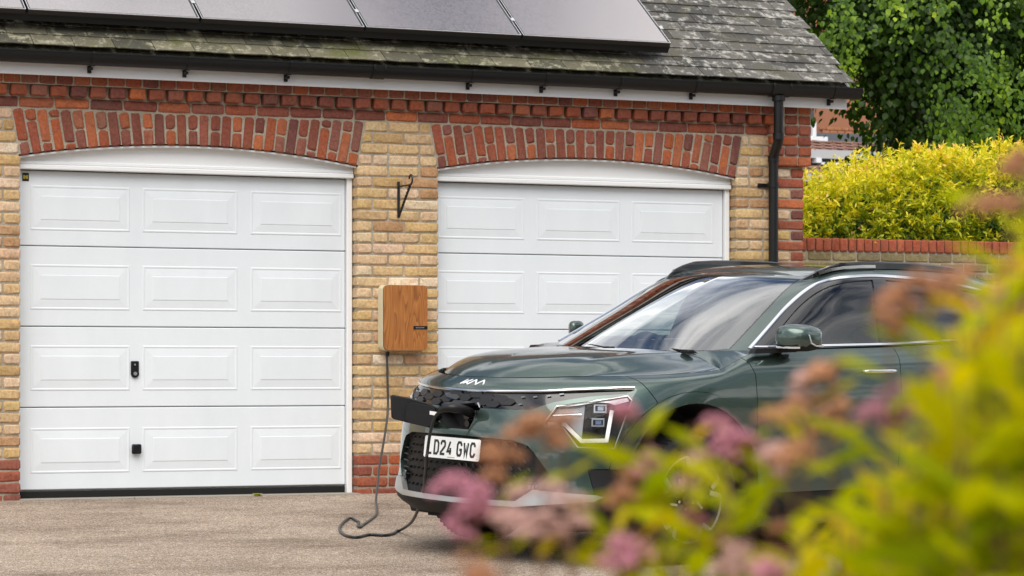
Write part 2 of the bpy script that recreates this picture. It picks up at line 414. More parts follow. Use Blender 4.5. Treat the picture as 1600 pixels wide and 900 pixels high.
# left pier (runs out of the frame)
courses(-2.99, OPN[0][0], None, 0, 0)
courses(OPN[0][1], OPN[1][0], 0, 1, 0)
courses(OPN[1][1], XR - .226, 1, None, 1)
# quoin at the right corner: red stretchers, and buff brick with a red header, by turns
for k in range(1, 34):
    zt = ZA - CP*k; zb = zt - CP + J
    if zt < -.06: break
    if k == 1: continue
    if k % 2 == 0 or k >= 30: brick('quoin_brick', XR-.2155, XR, zb, zt, M_RED)
    else:
        brick('quoin_brick', XR-.2155, XR-.1025-J, zb, zt, M_YEL); brick('quoin_brick', XR-.1025, XR, zb, zt, M_RED)
# corbelled kneeler at the top of the corner
kz = ZA + .0125 + CP*2.9
rows = [(kz-CP*i-CP+J, kz-CP*i) for i in range(6)]
for i, (zb, zt) in enumerate(rows):
    pr = -.045 if i >= 2 else -.035
    xs_ = ([2.83, 2.9415+J/2, 3.054+J/2, 3.167] if i % 2 == 0 else [2.83, 3.054, 3.167])
    if i < 2: xs_ = [2.9415+J/2, 3.054+J/2, 3.167]
    for a, b_ in zip(xs_[:-1], xs_[1:]): brick('quoin_brick', a, b_-J, zb, zt, M_RED, y=pr, dp=.14)
kb = MB(); kb.box(2.838, 3.16, -.028, .01, rows[-1][0]+.006, rows[0][1]); kb.build('kneeler_mortar', M_MORT, garage)
# arches
for i, (a, b_) in enumerate(OPN):
    c = (a+b_)/2; hb = (b_-a)/2; ht = hb + .056; NC = 31
    for k in range(NC):
        t0 = -1 + 2*k/NC; t1 = -1 + 2*(k+1)/NC; t = (t0+t1)/2
        xb_, xt = c + t*hb, c + t*ht; zb = 2.172 + .098*(1-t*t); zt = ZA - .003
        L = math.hypot(xt-xb_, zt-zb); ang = math.atan2(xt-xb_, zt-zb)
        wd = 2*(hb+.02)/NC - .0145
        def put(s0, s1):
            if s1 - s0 < .02: return
            m_ = (s0+s1)/2/L; x = xb_ + (xt-xb_)*m_; z = zb + (zt-zb)*m_
            h_ = s1-s0; ww = wd*(1 + .04*m_)
            kh = round(h_, 2); key = ('arch', kh, rnd.randrange(6))
            if key not in _bm: _bm[key] = rbrick(.063, max(kh,.02), .10, hash_seed(key), .003, .012).mesh('arch_brick', M_RED, smooth=35)
            link('arch_brick', _bm[key], garage, (x, rnd.uniform(-.004,.002), z), (0, ang + rnd.uniform(-.012,.012), 0), (ww/.063, 1, h_/max(kh,.02)))
        Lb = .202
        if k % 2 == 0:
            if L - Lb - J < .022: put(0, L)
            else: put(0, L-Lb-J); put(L-Lb, L)
        else:
            if L - Lb - J < .03: put(0, L/2-J/2); put(L/2+J/2, L)
            else: put(0, Lb); put(Lb+J, L)
# stretcher course over the arches, dentil course, top header course
x = -3.0
while x < 2.80:
    L = .215 + rnd.uniform(-.006,.006)
    brick('course_brick', x, min(x+L, 2.825), ZA+J, ZA+J+.062, M_RED, y=-.002); x += L+J
x = -3.0
while x < 2.79:
    brick('dentil_brick', x, x+.100, ZA+CP+J-.002, ZA+CP+J+.064, M_RED, y=-.050 + rnd.uniform(-.006,.004), dp=.15, jit=.004, ); x += .1285
x = -3.0
while x < 2.82:
    brick('header_brick', x, x+.1025, ZA+2*CP+J, ZA+2*CP+J+.064, M_RED, y=-.055, dp=.16); x += .1128
tb = MB(); tb.box(-4.6, 2.94, -.045, .009, ZA+2*CP+J-.006, ZT); tb.build('top_mortar', M_MORT, garage)
# plain outer stretch of the left pier, out of the frame
st = MB()
for k in range(34):
    zt = ZA - CP*k; zb = zt-CP+J
    if zt < -.05: break
    x = XL + (0 if k % 2 else .1125)
    while x < -3.05: st.bbox(x, min(x+.215, -3.0), 0, .02, zb, zt, .004); x += .2255
so = st.build('outer_bricks', M_YEL, garage); so['kind'] = 'stuff'

# doors
def garage_door(i):
    a, b_ = OPN[i]; xa, xb = a+.02, b_-.045
    yd = .115
    fr = MB()
    # frame: right post, left post, head infill with a curved top, moulding, white soffit
    fr.bbox(xb+.004, b_-.004, yd-.03, yd+.06, -.02, 2.105, .004)
    fr.bbox(a+.003, xa-.004, yd-.03, yd+.06, -.02, 2.105, .004)
    K = 28; V = []; F = []
    for k in range(K+1):
        x = a+.002 + (b_-a-.004)*k/K; z = arch_z(i, x, -.003)
        V += [(x, yd-.034, 2.108), (x, yd-.034, z), (x, .024, z-.012), (x, .024, z)]
    for k in range(K):
        q = 4*k; F += [(q, q+4, q+5, q+1), (q+2, q+6, q+5, q+1), (q+3, q+7, q+6, q+2)]
    fr.add(V, F)
    fr.bbox(a+.003, b_-.003, yd-.058, yd-.030, 2.090, 2.122, .006)
    fr.bbox(a+.003, b_-.003, yd-.048, yd-.030, 2.122, 2.146, .005)
    fr.build('door_frame', M_WHITE, garage, smooth=30)
    d = MB(); d.box(xa, xb, yd+.03, yd+.06, .03, 2.09)
    door = d.build('garage_door', M_DOOR, garage)
    zj = [.056, .582, 1.097, 1.609, 2.091]
    for s_ in range(4):
        p = MB(); z0, z1 = zj[s_]+.003, zj[s_+1]-.003
        p.bbox(xa, xb, yd, yd+.04, z0, z1, .0045)
        p.build('door_section', M_DOOR, door, smooth=30)
        cw = [(-2.453, -1.80), (-1.716, -1.072), (-.982, -.346)] if i == 0 else [(.345, .988), (1.082, 1.718), (1.808, 2.452)]
        for cx0, cx1 in cw:
            zz0, zz1 = zj[s_]+.107, zj[s_]+.395
            if s_ == 3: zz0, zz1 = zj[s_]+.10, zj[s_]+.385
            q = MB()
            rings = [(0, 0), (.003, .0028), (.009, .0034), (.014, .0018), (.017, .0010), (.058, .0036), (.067, .0040), (.0685, .0062), (.073, .0066)]
            V = []
            for ins, out in rings:
                y = yd - out
                V += [(cx0+ins, y, zz0+ins), (cx1-ins, y, zz0+ins), (cx1-ins, y, zz1-ins), (cx0+ins, y, zz1-ins)]
            F = []
            for r_ in range(len(rings)-1):
                for e in range(4): F.append((r_*4+e, r_*4+(e+1)%4, r_*4+4+(e+1)%4, r_*4+4+e))
            F.append(tuple(len(V)-4+e for e in range(4)))
            q.add(V, F); q.build('door_panel', M_DOOR, door)
    sl = MB(); sl.bbox(xa, xb, yd+.004, yd+.035, .004, .048, .004); sl.build('rubber_seal', M_RUB, door)
    if i == 0:
        h = MB(); h.bbox(-1.795, -1.742, yd-.014, yd, .79, .878, .004)
        n = 14; h.prism([(-1.768+.0268*math.cos(t), .797+.0268*math.sin(t)) for t in [2*math.pi*k/n for k in range(n)]], yd-.0145, yd, lambda a,b,d: (a,d,b))
        hh = h.build('door_lock', M_BLKP, door, smooth=40)
        q = MB(); q.prism([(-1.768+.012*math.cos(t), .797+.012*math.sin(t)) for t in [2*math.pi*k/n for k in range(n)]], yd-.020, yd-.0142, lambda a,b,d: (a,d,b)); q.build('lock_cylinder', M_ALU, door)
        q = MB(); q.prism([(-1.770+.006*math.cos(t), .855+.006*math.sin(t)) for t in [2*math.pi*k/n for k in range(n)]], yd-.018, yd-.0142, lambda a,b,d: (a,d,b)); q.build('lock_button', M_ALU, door)
        k_ = MB(); k_.bbox(-1.795, -1.732, yd-.040, yd-.02, .280, .343, .006); k_.bbox(-1.785, -1.742, yd-.02, yd, .292, .331, .003); k_.build('pull_handle', M_BLKP, door, smooth=40)
        b2 = MB(); b2.bbox(-2.505, -2.462, yd-.004, yd, 2.018, 2.070, .001); stk = b2.build('warning_sticker', M_BLKP, door)
        g = MB()
        yw = simple('sticker_yellow', (.55,.42,.02), .5)
        for xx in (-2.496, -2.489, -2.478, -2.471): g.box(xx-.0022, xx+.0022, yd-.0048, yd-.0042, 2.032, 2.056)
        g.box(-2.4855, -2.4815, yd-.0048, yd-.0042, 2.040, 2.050); g.build('sticker_mark', yw, door)
    th = MB(); th.bbox(a-.01, b_+.01, -.035, .24, -.05, .006, .004); th.build('door_threshold', M_CONC, garage)
    dk = MB(); dk.box(a, b_, .20, .215, 0, 2.3); dk.build('door_backing', M_BLKP, garage)
garage_door(0); garage_door(1)

# fascia, bargeboard, soffit
f = MB(); f.bbox(-4.6, 3.385, -.150, -.130, 2.668, 2.80, .003); f.build('fascia_board', M_FASC, garage)
f = MB(); f.box(-4.6, 3.38, -.130, -.058, 2.680, 2.690); f.build('soffit_board', M_FASC, garage)
PIT = R(36); TP = math.tan(PIT); EY, EZ = -.235, 2.835      # eave line of the roof plane
def roof(x, s, h=0):    # s metres up the slope, h above it
    return Vector((x, EY + s*math.cos(PIT) - h*math.sin(PIT), EZ + s*math.sin(PIT) + h*math.cos(PIT)))
VX = 3.40
f = MB(); RL = 3.3
bp_ = [roof(3.385, .03, -.03), roof(3.385, RL, -.03), roof(3.385, RL, -.17), roof(3.385, .03, -.17)]
f.add(bp_ + [p + Vector((-.022,0,0)) for p in bp_], [(0,1,2,3),(7,6,5,4),(0,4,5,1),(1,5,6,2),(2,6,7,3),(3,7,4,0)])
f.build('bargeboard', M_FASC, garage)
f = MB(); f.box(XR-.009, XR+.0, .05, 5.2, -.3, 2.6); f.build('side_wall_face', M_YEL, garage)
# roof deck
f = MB()
d0 = [roof(-5, 0, -.035), roof(VX-.03, 0, -.035), roof(VX-.03, RL, -.035), roof(-5, RL, -.035)]
back = [Vector((p.x, 2*roof(0,RL).y - p.y, p.z)) for p in (d0[0], d0[1])]
f.add(d0 + back, [(0,1,2,3), (3,2,5,4)])
f.build('roof_deck', M_SLATEM, garage)
# slates
_sl = {}
def slate_mesh(wd, m, seed):
    k = (wd, m.name, seed)
    if k in _sl: return _sl[k]
    rg = random.Random(hash_seed(k)); b = MB(); n = 5
    low = [(-wd/2 + wd*i/(n-1), rg.uniform(-.004,.004)) for i in range(n)]
    top = [(wd/2, .20), (-wd/2, .20)]
    pts = low + top
    def P(x, s, h):  # slate lies on the one below: the lower edge is higher
        hh = h + .012*(1 - s/.20)
        return (x, s*math.cos(PIT) - hh*math.sin(PIT), s*math.sin(PIT) + hh*math.cos(PIT))
    N_ = len(pts)
    V = [P(x, s, .007) for x, s in pts] + [P(x, s, 0) for x, s in pts]
    F = [tuple(range(N_))] + [(i, N_+i, N_+(i+1)%N_, (i+1)%N_) for i in range(N_)]
    b.add(V, F); _sl[k] = b.mesh('slate', m, smooth=20); return _sl[k]
SE, SW = .128, .262
stf = MB()
for r_ in range(0, 25):
    x = -4.9 + (SW/2 if r_ % 2 else 0) + rnd.uniform(-.02,.02)
    while x < VX:
        x1 = min(x + SW, VX); wd = x1 - x
        if wd < .05: break
        base = roof((x+x1)/2, r_*SE, 0)
        vis = (r_ < 3 and x > -3.0) or (x > 1.55 + r_*0.0 and r_ < 12)
        m = M_SLATEM if (r_ < 2 and x < 1.6) else M_SLATE
        if vis:
            me = slate_mesh(round(wd-.005, 2) if wd < SW-.001 else .257, m, rnd.randrange(6))
            o = link('slate', me, garage, base, (rnd.uniform(-.010,.010), rnd.uniform(-.006,.006), rnd.uniform(-.006,.006)))
        else:
            me = slate_mesh(.257 if wd >= SW-.001 else round(wd-.005,2), m, rnd.randrange(6))
            vs = [tuple(v.co + base) for v in me.vertices]; stf.add(vs, [tuple(p.vertices) for p in me.polygons])
        x = x1 + .0
so = stf.build('far_slates', M_SLATE, garage); so['kind'] = 'stuff'
# gutter with brackets and downpipe
GY, GZ = -.222, 2.802
g = MB(); prof = []
for k in range(13):
    t = R(180 + 180*k/12); prof.append((.056*math.cos(t), .070*math.sin(t)))
prof += [(.0595, .0), (.0595, .008), (.050, .008), (.050, 0)]
for k in range(11, 0, -1):
    t = R(180 + 180*k/12); prof.append((.051*math.cos(t), .064*math.sin(t)))
prof += [(-.050, 0), (-.050, .008), (-.0595, .008), (-.0595, 0)]
g.sweep([(-4.6, GY, GZ), (3.44, GY, GZ)], prof, (0,0,1))
g.prism([(GY+a, GZ+b) for a, b in prof[:13]], 3.436, 3.442, lambda a,b,d: (d,a,b))
gut = g.build('gutter', M_BLKP, garage, smooth=40)
for gx in (-2.145, -1.52, -.835, .45, .99, 1.55, 2.13, 3.23):
    q = MB(); pr = [(.062*math.cos(R(180+180*k/12)), .076*math.sin(R(180+180*k/12))) for k in range(13)] + [(.054*math.cos(R(360-180*k/12)), .068*math.sin(R(360-180*k/12))) for k in range(13)]
    q.sweep([(gx-.014, GY, GZ+.002), (gx+.014, GY, GZ+.002)], pr, (0,0,1))
    q.bbox(gx-.011, gx+.011, GY-.066, GY-.052, GZ-.004, GZ+.012, .002)
    q.box(gx-.009, gx+.009, GY+.01, -.151, 2.706, 2.724); q.bbox(gx-.012, gx+.012, -.166, -.151, 2.690, 2.735, .002)
    q.build('gutter_bracket', M_BLKP, gut, smooth=40)
for gx, hw in ((-.225, .045), (2.79, .075)):
    q = MB(); pr = [(.065*math.cos(R(180+180*k/12)), .080*math.sin(R(180+180*k/12))) for k in range(13)] + [(.055*math.cos(R(360-180*k/12)), .069*math.sin(R(360-180*k/12))) for k in range(13)]
    q.sweep([(gx-hw, GY, GZ+.004), (gx+hw, GY, GZ+.004)], pr, (0,0,1))
    for s_ in (-hw+.008, hw-.008): q.bbox(gx+s_-.006, gx+s_+.006, GY-.070, GY-.05, GZ-.02, GZ+.014, .002)
    q.build('gutter_union', M_BLKP, gut, smooth=40)
q = MB(); px_ = 2.788
q.tube([(px_, GY, 2.735), (px_, GY, 2.70)], .046, 20)
up_pts = [(px_, GY, 2.72), (px_, GY, 2.50), (px_, GY+.004, 2.465)]
q.tube(up_pts, .034, 20); q.tube([(px_, GY, 2.475), (px_, GY, 2.43)], .040, 20)
q.tube([(px_, GY, 2.45), (px_+.004, GY+.012, 2.415), (px_+.040, -.085, 2.335), (px_+.046, -.070, 2.30)], .0345, 20)
q.tube([(px_+.046, -.068, 2.33), (px_+.046, -.068, 2.285)], .040, 20)
q.tube([(px_+.046, -.068, 2.32), (px_+.046, -.068, -.02)], .034, 20)
q.tube([(px_+.046, -.068, 2.14), (px_+.046, -.068, 2.105)], .0395, 20)
q.bbox(px_-.045, px_+.113, -.012, 0.004, 2.108, 2.136, .003); q.bbox(px_+.004, px_+.064, -.07, -.004, 2.110, 2.134, .003)
q.tube([(px_+.046, -.068, .9), (px_+.046, -.068, .86)], .0395, 20)
q.build('downpipe', M_BLKP, garage, smooth=40)

# ------------------------------------------------------------------ solar panels (things of their own, on rails)
PW = 1.128; PL = 1.72
labels = ['solar panel at the far left of the row, cut by the edge of the photo', 'dark bluish solar panel above the left garage door', 'solar panel above the right half of the left garage door', 'solar panel reflecting pale cloud above the brick pier and second door', 'rightmost solar panel, reflecting the palest sky, beside bare slates']
x_right = 1.955
H = .175; S0 = .155
def panel_mesh():
    b = MB()
    def P(x, s, h): v = roof(x, s, h) - roof(0,0,0); return tuple(v)
    def bx(x0,x1,s0,s1,h0,h1,m):
        b.add([P(x0,s0,h0),P(x1,s0,h0),P(x1,s1,h0),P(x0,s1,h0),P(x0,s0,h1),P(x1,s0,h1),P(x1,s1,h1),P(x0,s1,h1)],
              [(0,3,2,1),(4,5,6,7),(0,1,5,4),(1,2,6,5),(2,3,7,6),(3,0,4,7)], m)
    return b, bx, P
W2 = PW/2 - .009
b, bx, P_ = panel_mesh(); FW = .012
bx(-W2, W2, 0, FW, -.035, 0, 0); bx(-W2, W2, PL-FW, PL, -.035, 0, 0); bx(-W2, -W2+FW, FW, PL-FW, -.035, 0, 0); bx(W2-FW, W2, FW, PL-FW, -.035, 0, 0)
me_frame = b.mesh('panel_frame', [simple('black_anodised_frame', (.02,.02,.022), .3, .3), M_ALU])
b, bx, P_ = panel_mesh(); bx(-W2+FW, W2-FW, FW, PL-FW, -.03, -.0025, 0); me_glass = b.mesh('panel_glass', M_SOLAR)
b, bx, P_ = panel_mesh(); e = .0035
bx(-W2-.001, W2+.001, -.001, e, -.003, .0012, 0); bx(-W2-.001, -W2+e, 0, PL, -.003, .0012, 0); bx(W2-e, W2+.001, 0, PL, -.003, .0012, 0)
me_edge = b.mesh('frame_edge', M_ALU)
b, bx, P_ = panel_mesh(); bx(-W2-.03, W2+.03, .18, .22, -.105, -.036, 0)
for xx in (-.35, .35): bx(xx-.02, xx+.02, .17, .23, -.172, -.10, 0)
me_rail = b.mesh('mounting_rail', M_BLKP)
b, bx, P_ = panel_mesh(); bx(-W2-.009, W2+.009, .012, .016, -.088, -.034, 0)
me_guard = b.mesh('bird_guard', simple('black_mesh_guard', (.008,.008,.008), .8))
b, bx, P_ = panel_mesh(); bx(W2-.004, W2+.022, .185, .222, -.03, .006, 0); me_clamp = b.mesh('clamp', M_ALU)
for k in range(5):
    xc = x_right - PW/2 - k*PW
    t = empty('solar_panel', roof(xc, S0, H)); tag(t, labels[4-k], 'solar panel', 'solar panels in a row on the garage roof')
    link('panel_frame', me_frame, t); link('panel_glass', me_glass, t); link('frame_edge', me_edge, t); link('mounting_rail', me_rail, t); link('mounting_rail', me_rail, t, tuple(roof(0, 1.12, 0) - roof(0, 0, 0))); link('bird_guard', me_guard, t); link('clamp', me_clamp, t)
# ------------------------------------------------------------------ wall charger, bracket
def wood_mat():
    m, n, l, b = new_mat('oiled_wood'); t = n.new('ShaderNodeTexCoord')
    mp = N(n, 'ShaderNodeMapping'); mp.inputs['Scale'].default_value = (5.2, 1, .62); mp.inputs['Location'].default_value = (-.15, 0, .05); l.new(t.outputs['Object'], mp.inputs[0])
    nz = N(n, 'ShaderNodeTexNoise', Scale=1.6, Detail=2.); l.new(mp.outputs[0], nz.inputs['Vector'])
    ad = N(n, 'ShaderNodeVectorMath', operation='MULTIPLY_ADD'); ad.inputs[1].default_value = (1.0, .2, .5); l.new(nz.outputs['Color'], ad.inputs[0]); l.new(mp.outputs[0], ad.inputs[2])
    w = N(n, 'ShaderNodeTexNoise', Scale=2.1, Detail=1.5); l.new(ad.outputs[0], w.inputs['Vector'])
    mu = N(n, 'ShaderNodeMath', operation='MULTIPLY'); mu.inputs[1].default_value = 17.; l.new(w.outputs['Fac'], mu.inputs[0])
    fr = N(n, 'ShaderNodeMath', operation='FRACT'); l.new(mu.outputs[0], fr.inputs[0])
    r = ramp(n, [(0,(.42,.17,.042)),(.6,(.34,.125,.030)),(.9,(.24,.082,.020)),(1,(.40,.16,.04))]); l.new(fr.outputs[0], r.inputs[0])
    mp2 = N(n, 'ShaderNodeMapping'); mp2.inputs['Scale'].default_value = (260, 1, 8); l.new(t.outputs['Object'], mp2.inputs[0])
    n2 = N(n, 'ShaderNodeTexNoise', Scale=1., Detail=4.); l.new(mp2.outputs[0], n2.inputs['Vector'])
    r2 = ramp(n, [(.35,(.82,.80,.78)),(.65,(1.08,1.08,1.08))]); l.new(n2.outputs['Fac'], r2.inputs[0])
    l.new(mixc(n, l, 1., r.outputs[0], r2.outputs[0], 'MULTIPLY'), b.inputs['Base Color']); b.inputs['Roughness'].default_value = .42; return m
M_WOOD = wood_mat()
M_CREAM = simple('cream_casing', (.66,.60,.42), .5)
ch = empty('wall_charger', (0, 0, .94)); tag(ch, 'wooden fronted electric car charger fixed to the buff brick pier between the garage doors', 'car charger')
def rrect(x0, x1, z0, z1, r, n=6):
    o = []
    for cx, cz, a0 in ((x1-r, z1-r, 0), (x0+r, z1-r, 90), (x0+r, z0+r, 180), (x1-r, z0+r, 270)):
        for k in range(n+1):
            t = R(a0 + 90*k/n); o.append((cx+r*math.cos(t), cz+r*math.sin(t)))
    return o
cx0, cx1, cz0, cz1 = -.128, .180, .010, .442
q = MB(); q.prism(rrect(cx0-.004, cx1-.006, cz0-.004, cz1+.002, .035), -.085, -.002, lambda a,b,d: (a,d,b)); q.build('charger_casing', M_CREAM, ch, smooth=35)
q = MB(); q.prism(rrect(cx0, cx1, cz0, cz1, .032), -.0935, -.085, lambda a,b,d: (a,d,b)); q.build('dark_gap', M_BLKP, ch, smooth=35)
q = MB(); q.prism(rrect(cx0, cx1, cz0, cz1, .032), -.110, -.093, lambda a,b,d: (a,d,b)); q.build('wooden_front', M_WOOD, ch, smooth=35)
q = MB(); q.bbox(cx1-.101, cx1+.0005, -.1125, -.109, .150, .172, .001); lp = q.build('display_strip', M_BLKP, ch)
q = MB(); mk_ = simple('small_grey_print', (.25,.27,.30), .5)
for k, (a, wd) in enumerate([(0,.005),(.007,.003),(.012,.004),(.018,.001),(.022,.004),(.029,.002),(.033,.005),(.040,.001),(.044,.004),(.050,.004),(.056,.003)]):
    q.box(cx1-.084+a, cx1-.084+a+wd, -.1130, -.1126, .158, .164)
q.build('strip_lettering', mk_, lp)
q = MB(); q.tube([(-.083, -.05, .0), (-.083, -.05, -.03)], .013, 12); q.build('cable_gland', M_BLKP, ch, smooth=40)
br = empty('basket_bracket', (.015, 0, 1.84)); tag(br, 'empty black wrought iron hanging basket bracket high on the buff brick pier', 'bracket')
q = MB(); q.bbox(-.009, .009, -.010, -.001, -.005, .235, .002); q.build('back_plate', M_IRON, br)
q = MB(); q.bbox(-.006, .006, -.222, -.010, .196, .206, .002)
pts = [(0, -.222 - .0*k, .201) for k in range(1)]
for k in range(15):
    t = R(-80 + 250*k/14); pts.append((0, -.222 - .028*math.cos(t)*1.0, .236 + .030*math.sin(t)))
q.tube(pts, .0065, 8); q.build('top_arm', M_IRON, br, smooth=40)
q = MB(); V = []; F = []; K = 26
for k in range(K+1):
    s_ = k/K; p = Vector((0, -.010 - .195*s_, .004 + .190*s_)); a = s_*math.pi*5
    ax = Vector((1,0,0)); ay = Vector((0, .19, .195)).normalized()
    for e in range(4):
        t = a + math.pi/2*e; V.append(p + (ax*math.cos(t) + ay*math.sin(t))*.0095)
for k in range(K):
    for e in range(4): F.append((4*k+e, 4*k+(e+1)%4, 4*k+4+(e+1)%4, 4*k+4+e))
q.add(V, F); q.build('twisted_brace', M_IRON, br)

# ------------------------------------------------------------------ garden wall behind the corner
gw = empty('garden_wall', (5.5, 2.0, 0)); tag(gw, 'low brick garden wall with red soldier coping running right from the garage corner', 'wall')
GT_ = 1.866
q = MB(); q.box(3.3-5.5, 11-5.5, .008, .205, -.2, GT_-.112); q.box(3.3-5.5, 11-5.5, .010, .215, GT_-.118, GT_-.006); q.build('wall_core', M_MORT, gw)
def lbrick(name, x0, x1, z0, z1, mat, y, dp):
    o = brick(name, x0-5.5, x1-5.5, z0, z1, mat, y, dp, parent=gw); return o
x = 3.4
while x < 8.6:
    lbrick('coping_brick', x, x+.066, GT_-.103, GT_, M_WRED, -.012, .225); x += .0755
for k in range(5):
    zt = GT_ - .116 - k*CP; x = 3.3 + (0 if k % 2 else -.1125)
    while x < 8.5:
        lbrick('wall_brick', x, x+.215, zt-CP+J, zt, M_OLD, 0, .1); x += .2255
q = MB()
for k in range(5, 26):
    zt = GT_ - .116 - k*CP; x = -2.2 + (0 if k % 2 else -.1125)
    while x < 4: q.box(x, x+.215, 0, .01, zt-CP+J, zt); x += .2255
for k in range(26):
    zt = GT_ - .116 - k*CP; x = 3.1 + (0 if k % 2 else -.1125)
    while x < 5.5: q.box(x, x+.215, 0, .0085, zt-CP+J, zt); x += .2255
o = q.build('lower_bricks', M_OLD, gw); o['kind'] = 'stuff'

# ------------------------------------------------------------------ foliage
def leaf_mat(name, stops, trans=.35, rough=.45, spec=.35):
    m, n, l, b = new_mat(name); at = n.new('ShaderNodeAttribute'); at.attribute_name = 'tint'
    r = ramp(n, stops); l.new(at.outputs['Fac'], r.inputs[0])
    l.new(r.outputs[0], b.inputs['Base Color']); b.inputs['Roughness'].default_value = rough; b.inputs['Specular IOR Level'].default_value = spec
    tr = n.new('ShaderNodeBsdfTranslucent'); hs = n.new('ShaderNodeHueSaturation'); hs.inputs['Value'].default_value = 1.5; hs.inputs['Saturation'].default_value = 1.1
    l.new(r.outputs[0], hs.inputs['Color']); l.new(hs.outputs[0], tr.inputs['Color'])
    mx_ = n.new('ShaderNodeMixShader'); mx_.inputs[0].default_value = trans
    out = [x for x in n if x.type == 'OUTPUT_MATERIAL'][0]
    l.new(b.outputs[0], mx_.inputs[1]); l.new(tr.outputs[0], mx_.inputs[2]); l.new(mx_.outputs[0], out.inputs['Surface']); return m
def unit(a): return a/np.maximum(np.linalg.norm(a, axis=-1, keepdims=True), 1e-9)
LEAF6 = [(0,0,0),(.28,.42,.0),(.62,.40,.02),(1,0,-.06),(.62,-.40,.02),(.28,-.42,.0)]   # along, across (in leaf widths), up
def leaves(name, pos, d, nrm, size, asp, tint, mat, parent=None, fold=.12, shape=LEAF6):
    """pos (n,3), d tip directions, nrm leaf normals"""
    n = len(pos); d = unit(d); s = unit(np.cross(d, nrm)); u = np.cross(s, d)
    sh = np.array(shape); k = len(sh)
    size = np.broadcast_to(size, (n,)); asp = np.broadcast_to(asp, (n,))
    V = (pos[:, None] + d[:, None]*(sh[:, 0]*size[:, None])[..., None] + s[:, None]*(sh[:, 1]*(size*asp)[:, None])[..., None]
         + u[:, None]*((sh[:, 2] + np.abs(sh[:, 1])*fold)*size[:, None])[..., None]).reshape(-1, 3)
    idx = np.arange(n)[:, None]*k
    quads = np.array([[0,1,2,3],[0,3,4,5]])
    F = (idx[:, None, :] + quads[None]).reshape(-1, 4) if k == 6 else (idx + np.arange(k)).reshape(-1, k)
    me = bpy.data.meshes.new(name); fk = F.shape[1]
    me.vertices.add(len(V)); me.vertices.foreach_set('co', V.astype(np.float32).ravel())
    me.loops.add(F.size); me.loops.foreach_set('vertex_index', F.astype(np.int32).ravel())
    me.polygons.add(len(F)); me.polygons.foreach_set('loop_start', np.arange(0, F.size, fk, dtype=np.int32)); me.polygons.foreach_set('loop_total', np.full(len(F), fk, dtype=np.int32))
    a = me.attributes.new('tint', 'FLOAT', 'POINT'); a.data.foreach_set('value', np.repeat(tint, k).astype(np.float32))
    me.materials.append(mat); me.update(); me.validate()
    return link(name, me, parent)
rs = np.random.RandomState(5)
def rvec(n): return unit(rs.normal(size=(n, 3)))
def sprays(cent, dirs, n_leaf, length, spread):
    """leaf positions along drooping twigs"""
    m = len(cent); t = rs.rand(m, n_leaf)
    tw = cent[:, None] + dirs[:, None]*(t*length)[..., None]
    tw[..., 2] -= (t**2)*length*.55
    p = tw + rs.normal(size=(m, n_leaf, 3))*spread
    return p.reshape(-1, 3), t.reshape(-1)
def crown(name, parent, c, rad, n_spray, n_leaf, size, mat, seed, asp=.8, shell=.35, keep=None, length=.5, spread=.07, dark=1.0):
    global rs; rs = np.random.RandomState(seed)
    u = rvec(n_spray); rr = 1 - shell*rs.rand(n_spray)**1.5
    # lumpy outline
    ph = rs.rand(6, 3)*6; amp = .10
    lump = 1 + amp*sum(np.sin(u@rs.normal(size=3)*3.2 + ph[k, 0]) for k in range(4))
    cen = np.array(c) + u*np.array(rad)*(rr*lump)[:, None]
    if keep is not None:
        k = keep(cen); cen = cen[k]; u = u[k]
    d = unit(u + rvec(len(cen))*.6 + np.array([0,0,-.25]))
    p, t = sprays(cen, d, n_leaf, length, spread)
    dd = np.repeat(d, n_leaf, 0)
    tip = unit(dd*.5 + rvec(len(p))*.7 + np.array([0,0,-.9]))
    nr = unit(np.repeat(unit(u), n_leaf, 0)*.7 + rvec(len(p))*.7 + np.array([0,0,.8]))
    clump = np.repeat(rs.rand(len(cen)), n_leaf)
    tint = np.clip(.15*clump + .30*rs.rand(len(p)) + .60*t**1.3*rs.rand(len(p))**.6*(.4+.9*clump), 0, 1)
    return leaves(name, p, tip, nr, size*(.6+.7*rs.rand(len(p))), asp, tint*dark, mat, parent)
M_BARK = simple('bark', (.09,.075,.055), .9, bump=.8, bscale=30)
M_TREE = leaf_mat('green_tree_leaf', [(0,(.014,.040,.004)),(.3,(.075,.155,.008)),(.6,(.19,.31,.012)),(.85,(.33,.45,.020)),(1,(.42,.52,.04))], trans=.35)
# large tree
tr = empty('broadleaf_tree', (9.6, 8.6, 0)); tag(tr, 'large dense green broadleaf tree towering behind the yellow hedge', 'tree')
q = MB(); q.tube([(0,0,-.2),(.05,0,1.2),(-.03,.05,2.4),(.1,0,3.8),(.05,0,5.5)], .2, 12, rs=[.30,.24,.2,.15,.06]); 
for a in range(5):
    t = .4 + a*.6; z0 = 3.6 + .3*a; L = 1.2 - .1*a
    q.tube([(0,0,z0),(math.cos(t)*L*.4, math.sin(t)*L*.4, z0+.5),(math.cos(t)*L, math.sin(t)*L, z0+.8)], .08, 8, rs=[.09,.06,.02])
q.build('trunk', M_BARK, tr, smooth=True)
c0 = (0, 0, 4.4)
def cut(c, z0, a0):      # underside of the crown: it lifts towards the garage
    a = c[:, 0]*.912 - c[:, 1]*.4096
    return np.where(a < a0, z0, np.maximum(2.2, z0 - 3.2*(a - a0)))
crown('crown', tr, c0, (4.3, 3.6, 2.75), 1150, 105, .056, M_TREE, 3, asp=.82, shell=.42, length=.60, spread=.075, keep=lambda c: (c[:, 1] < 1.2) & (c[:, 2] > cut(c, 4.0, -.55)))
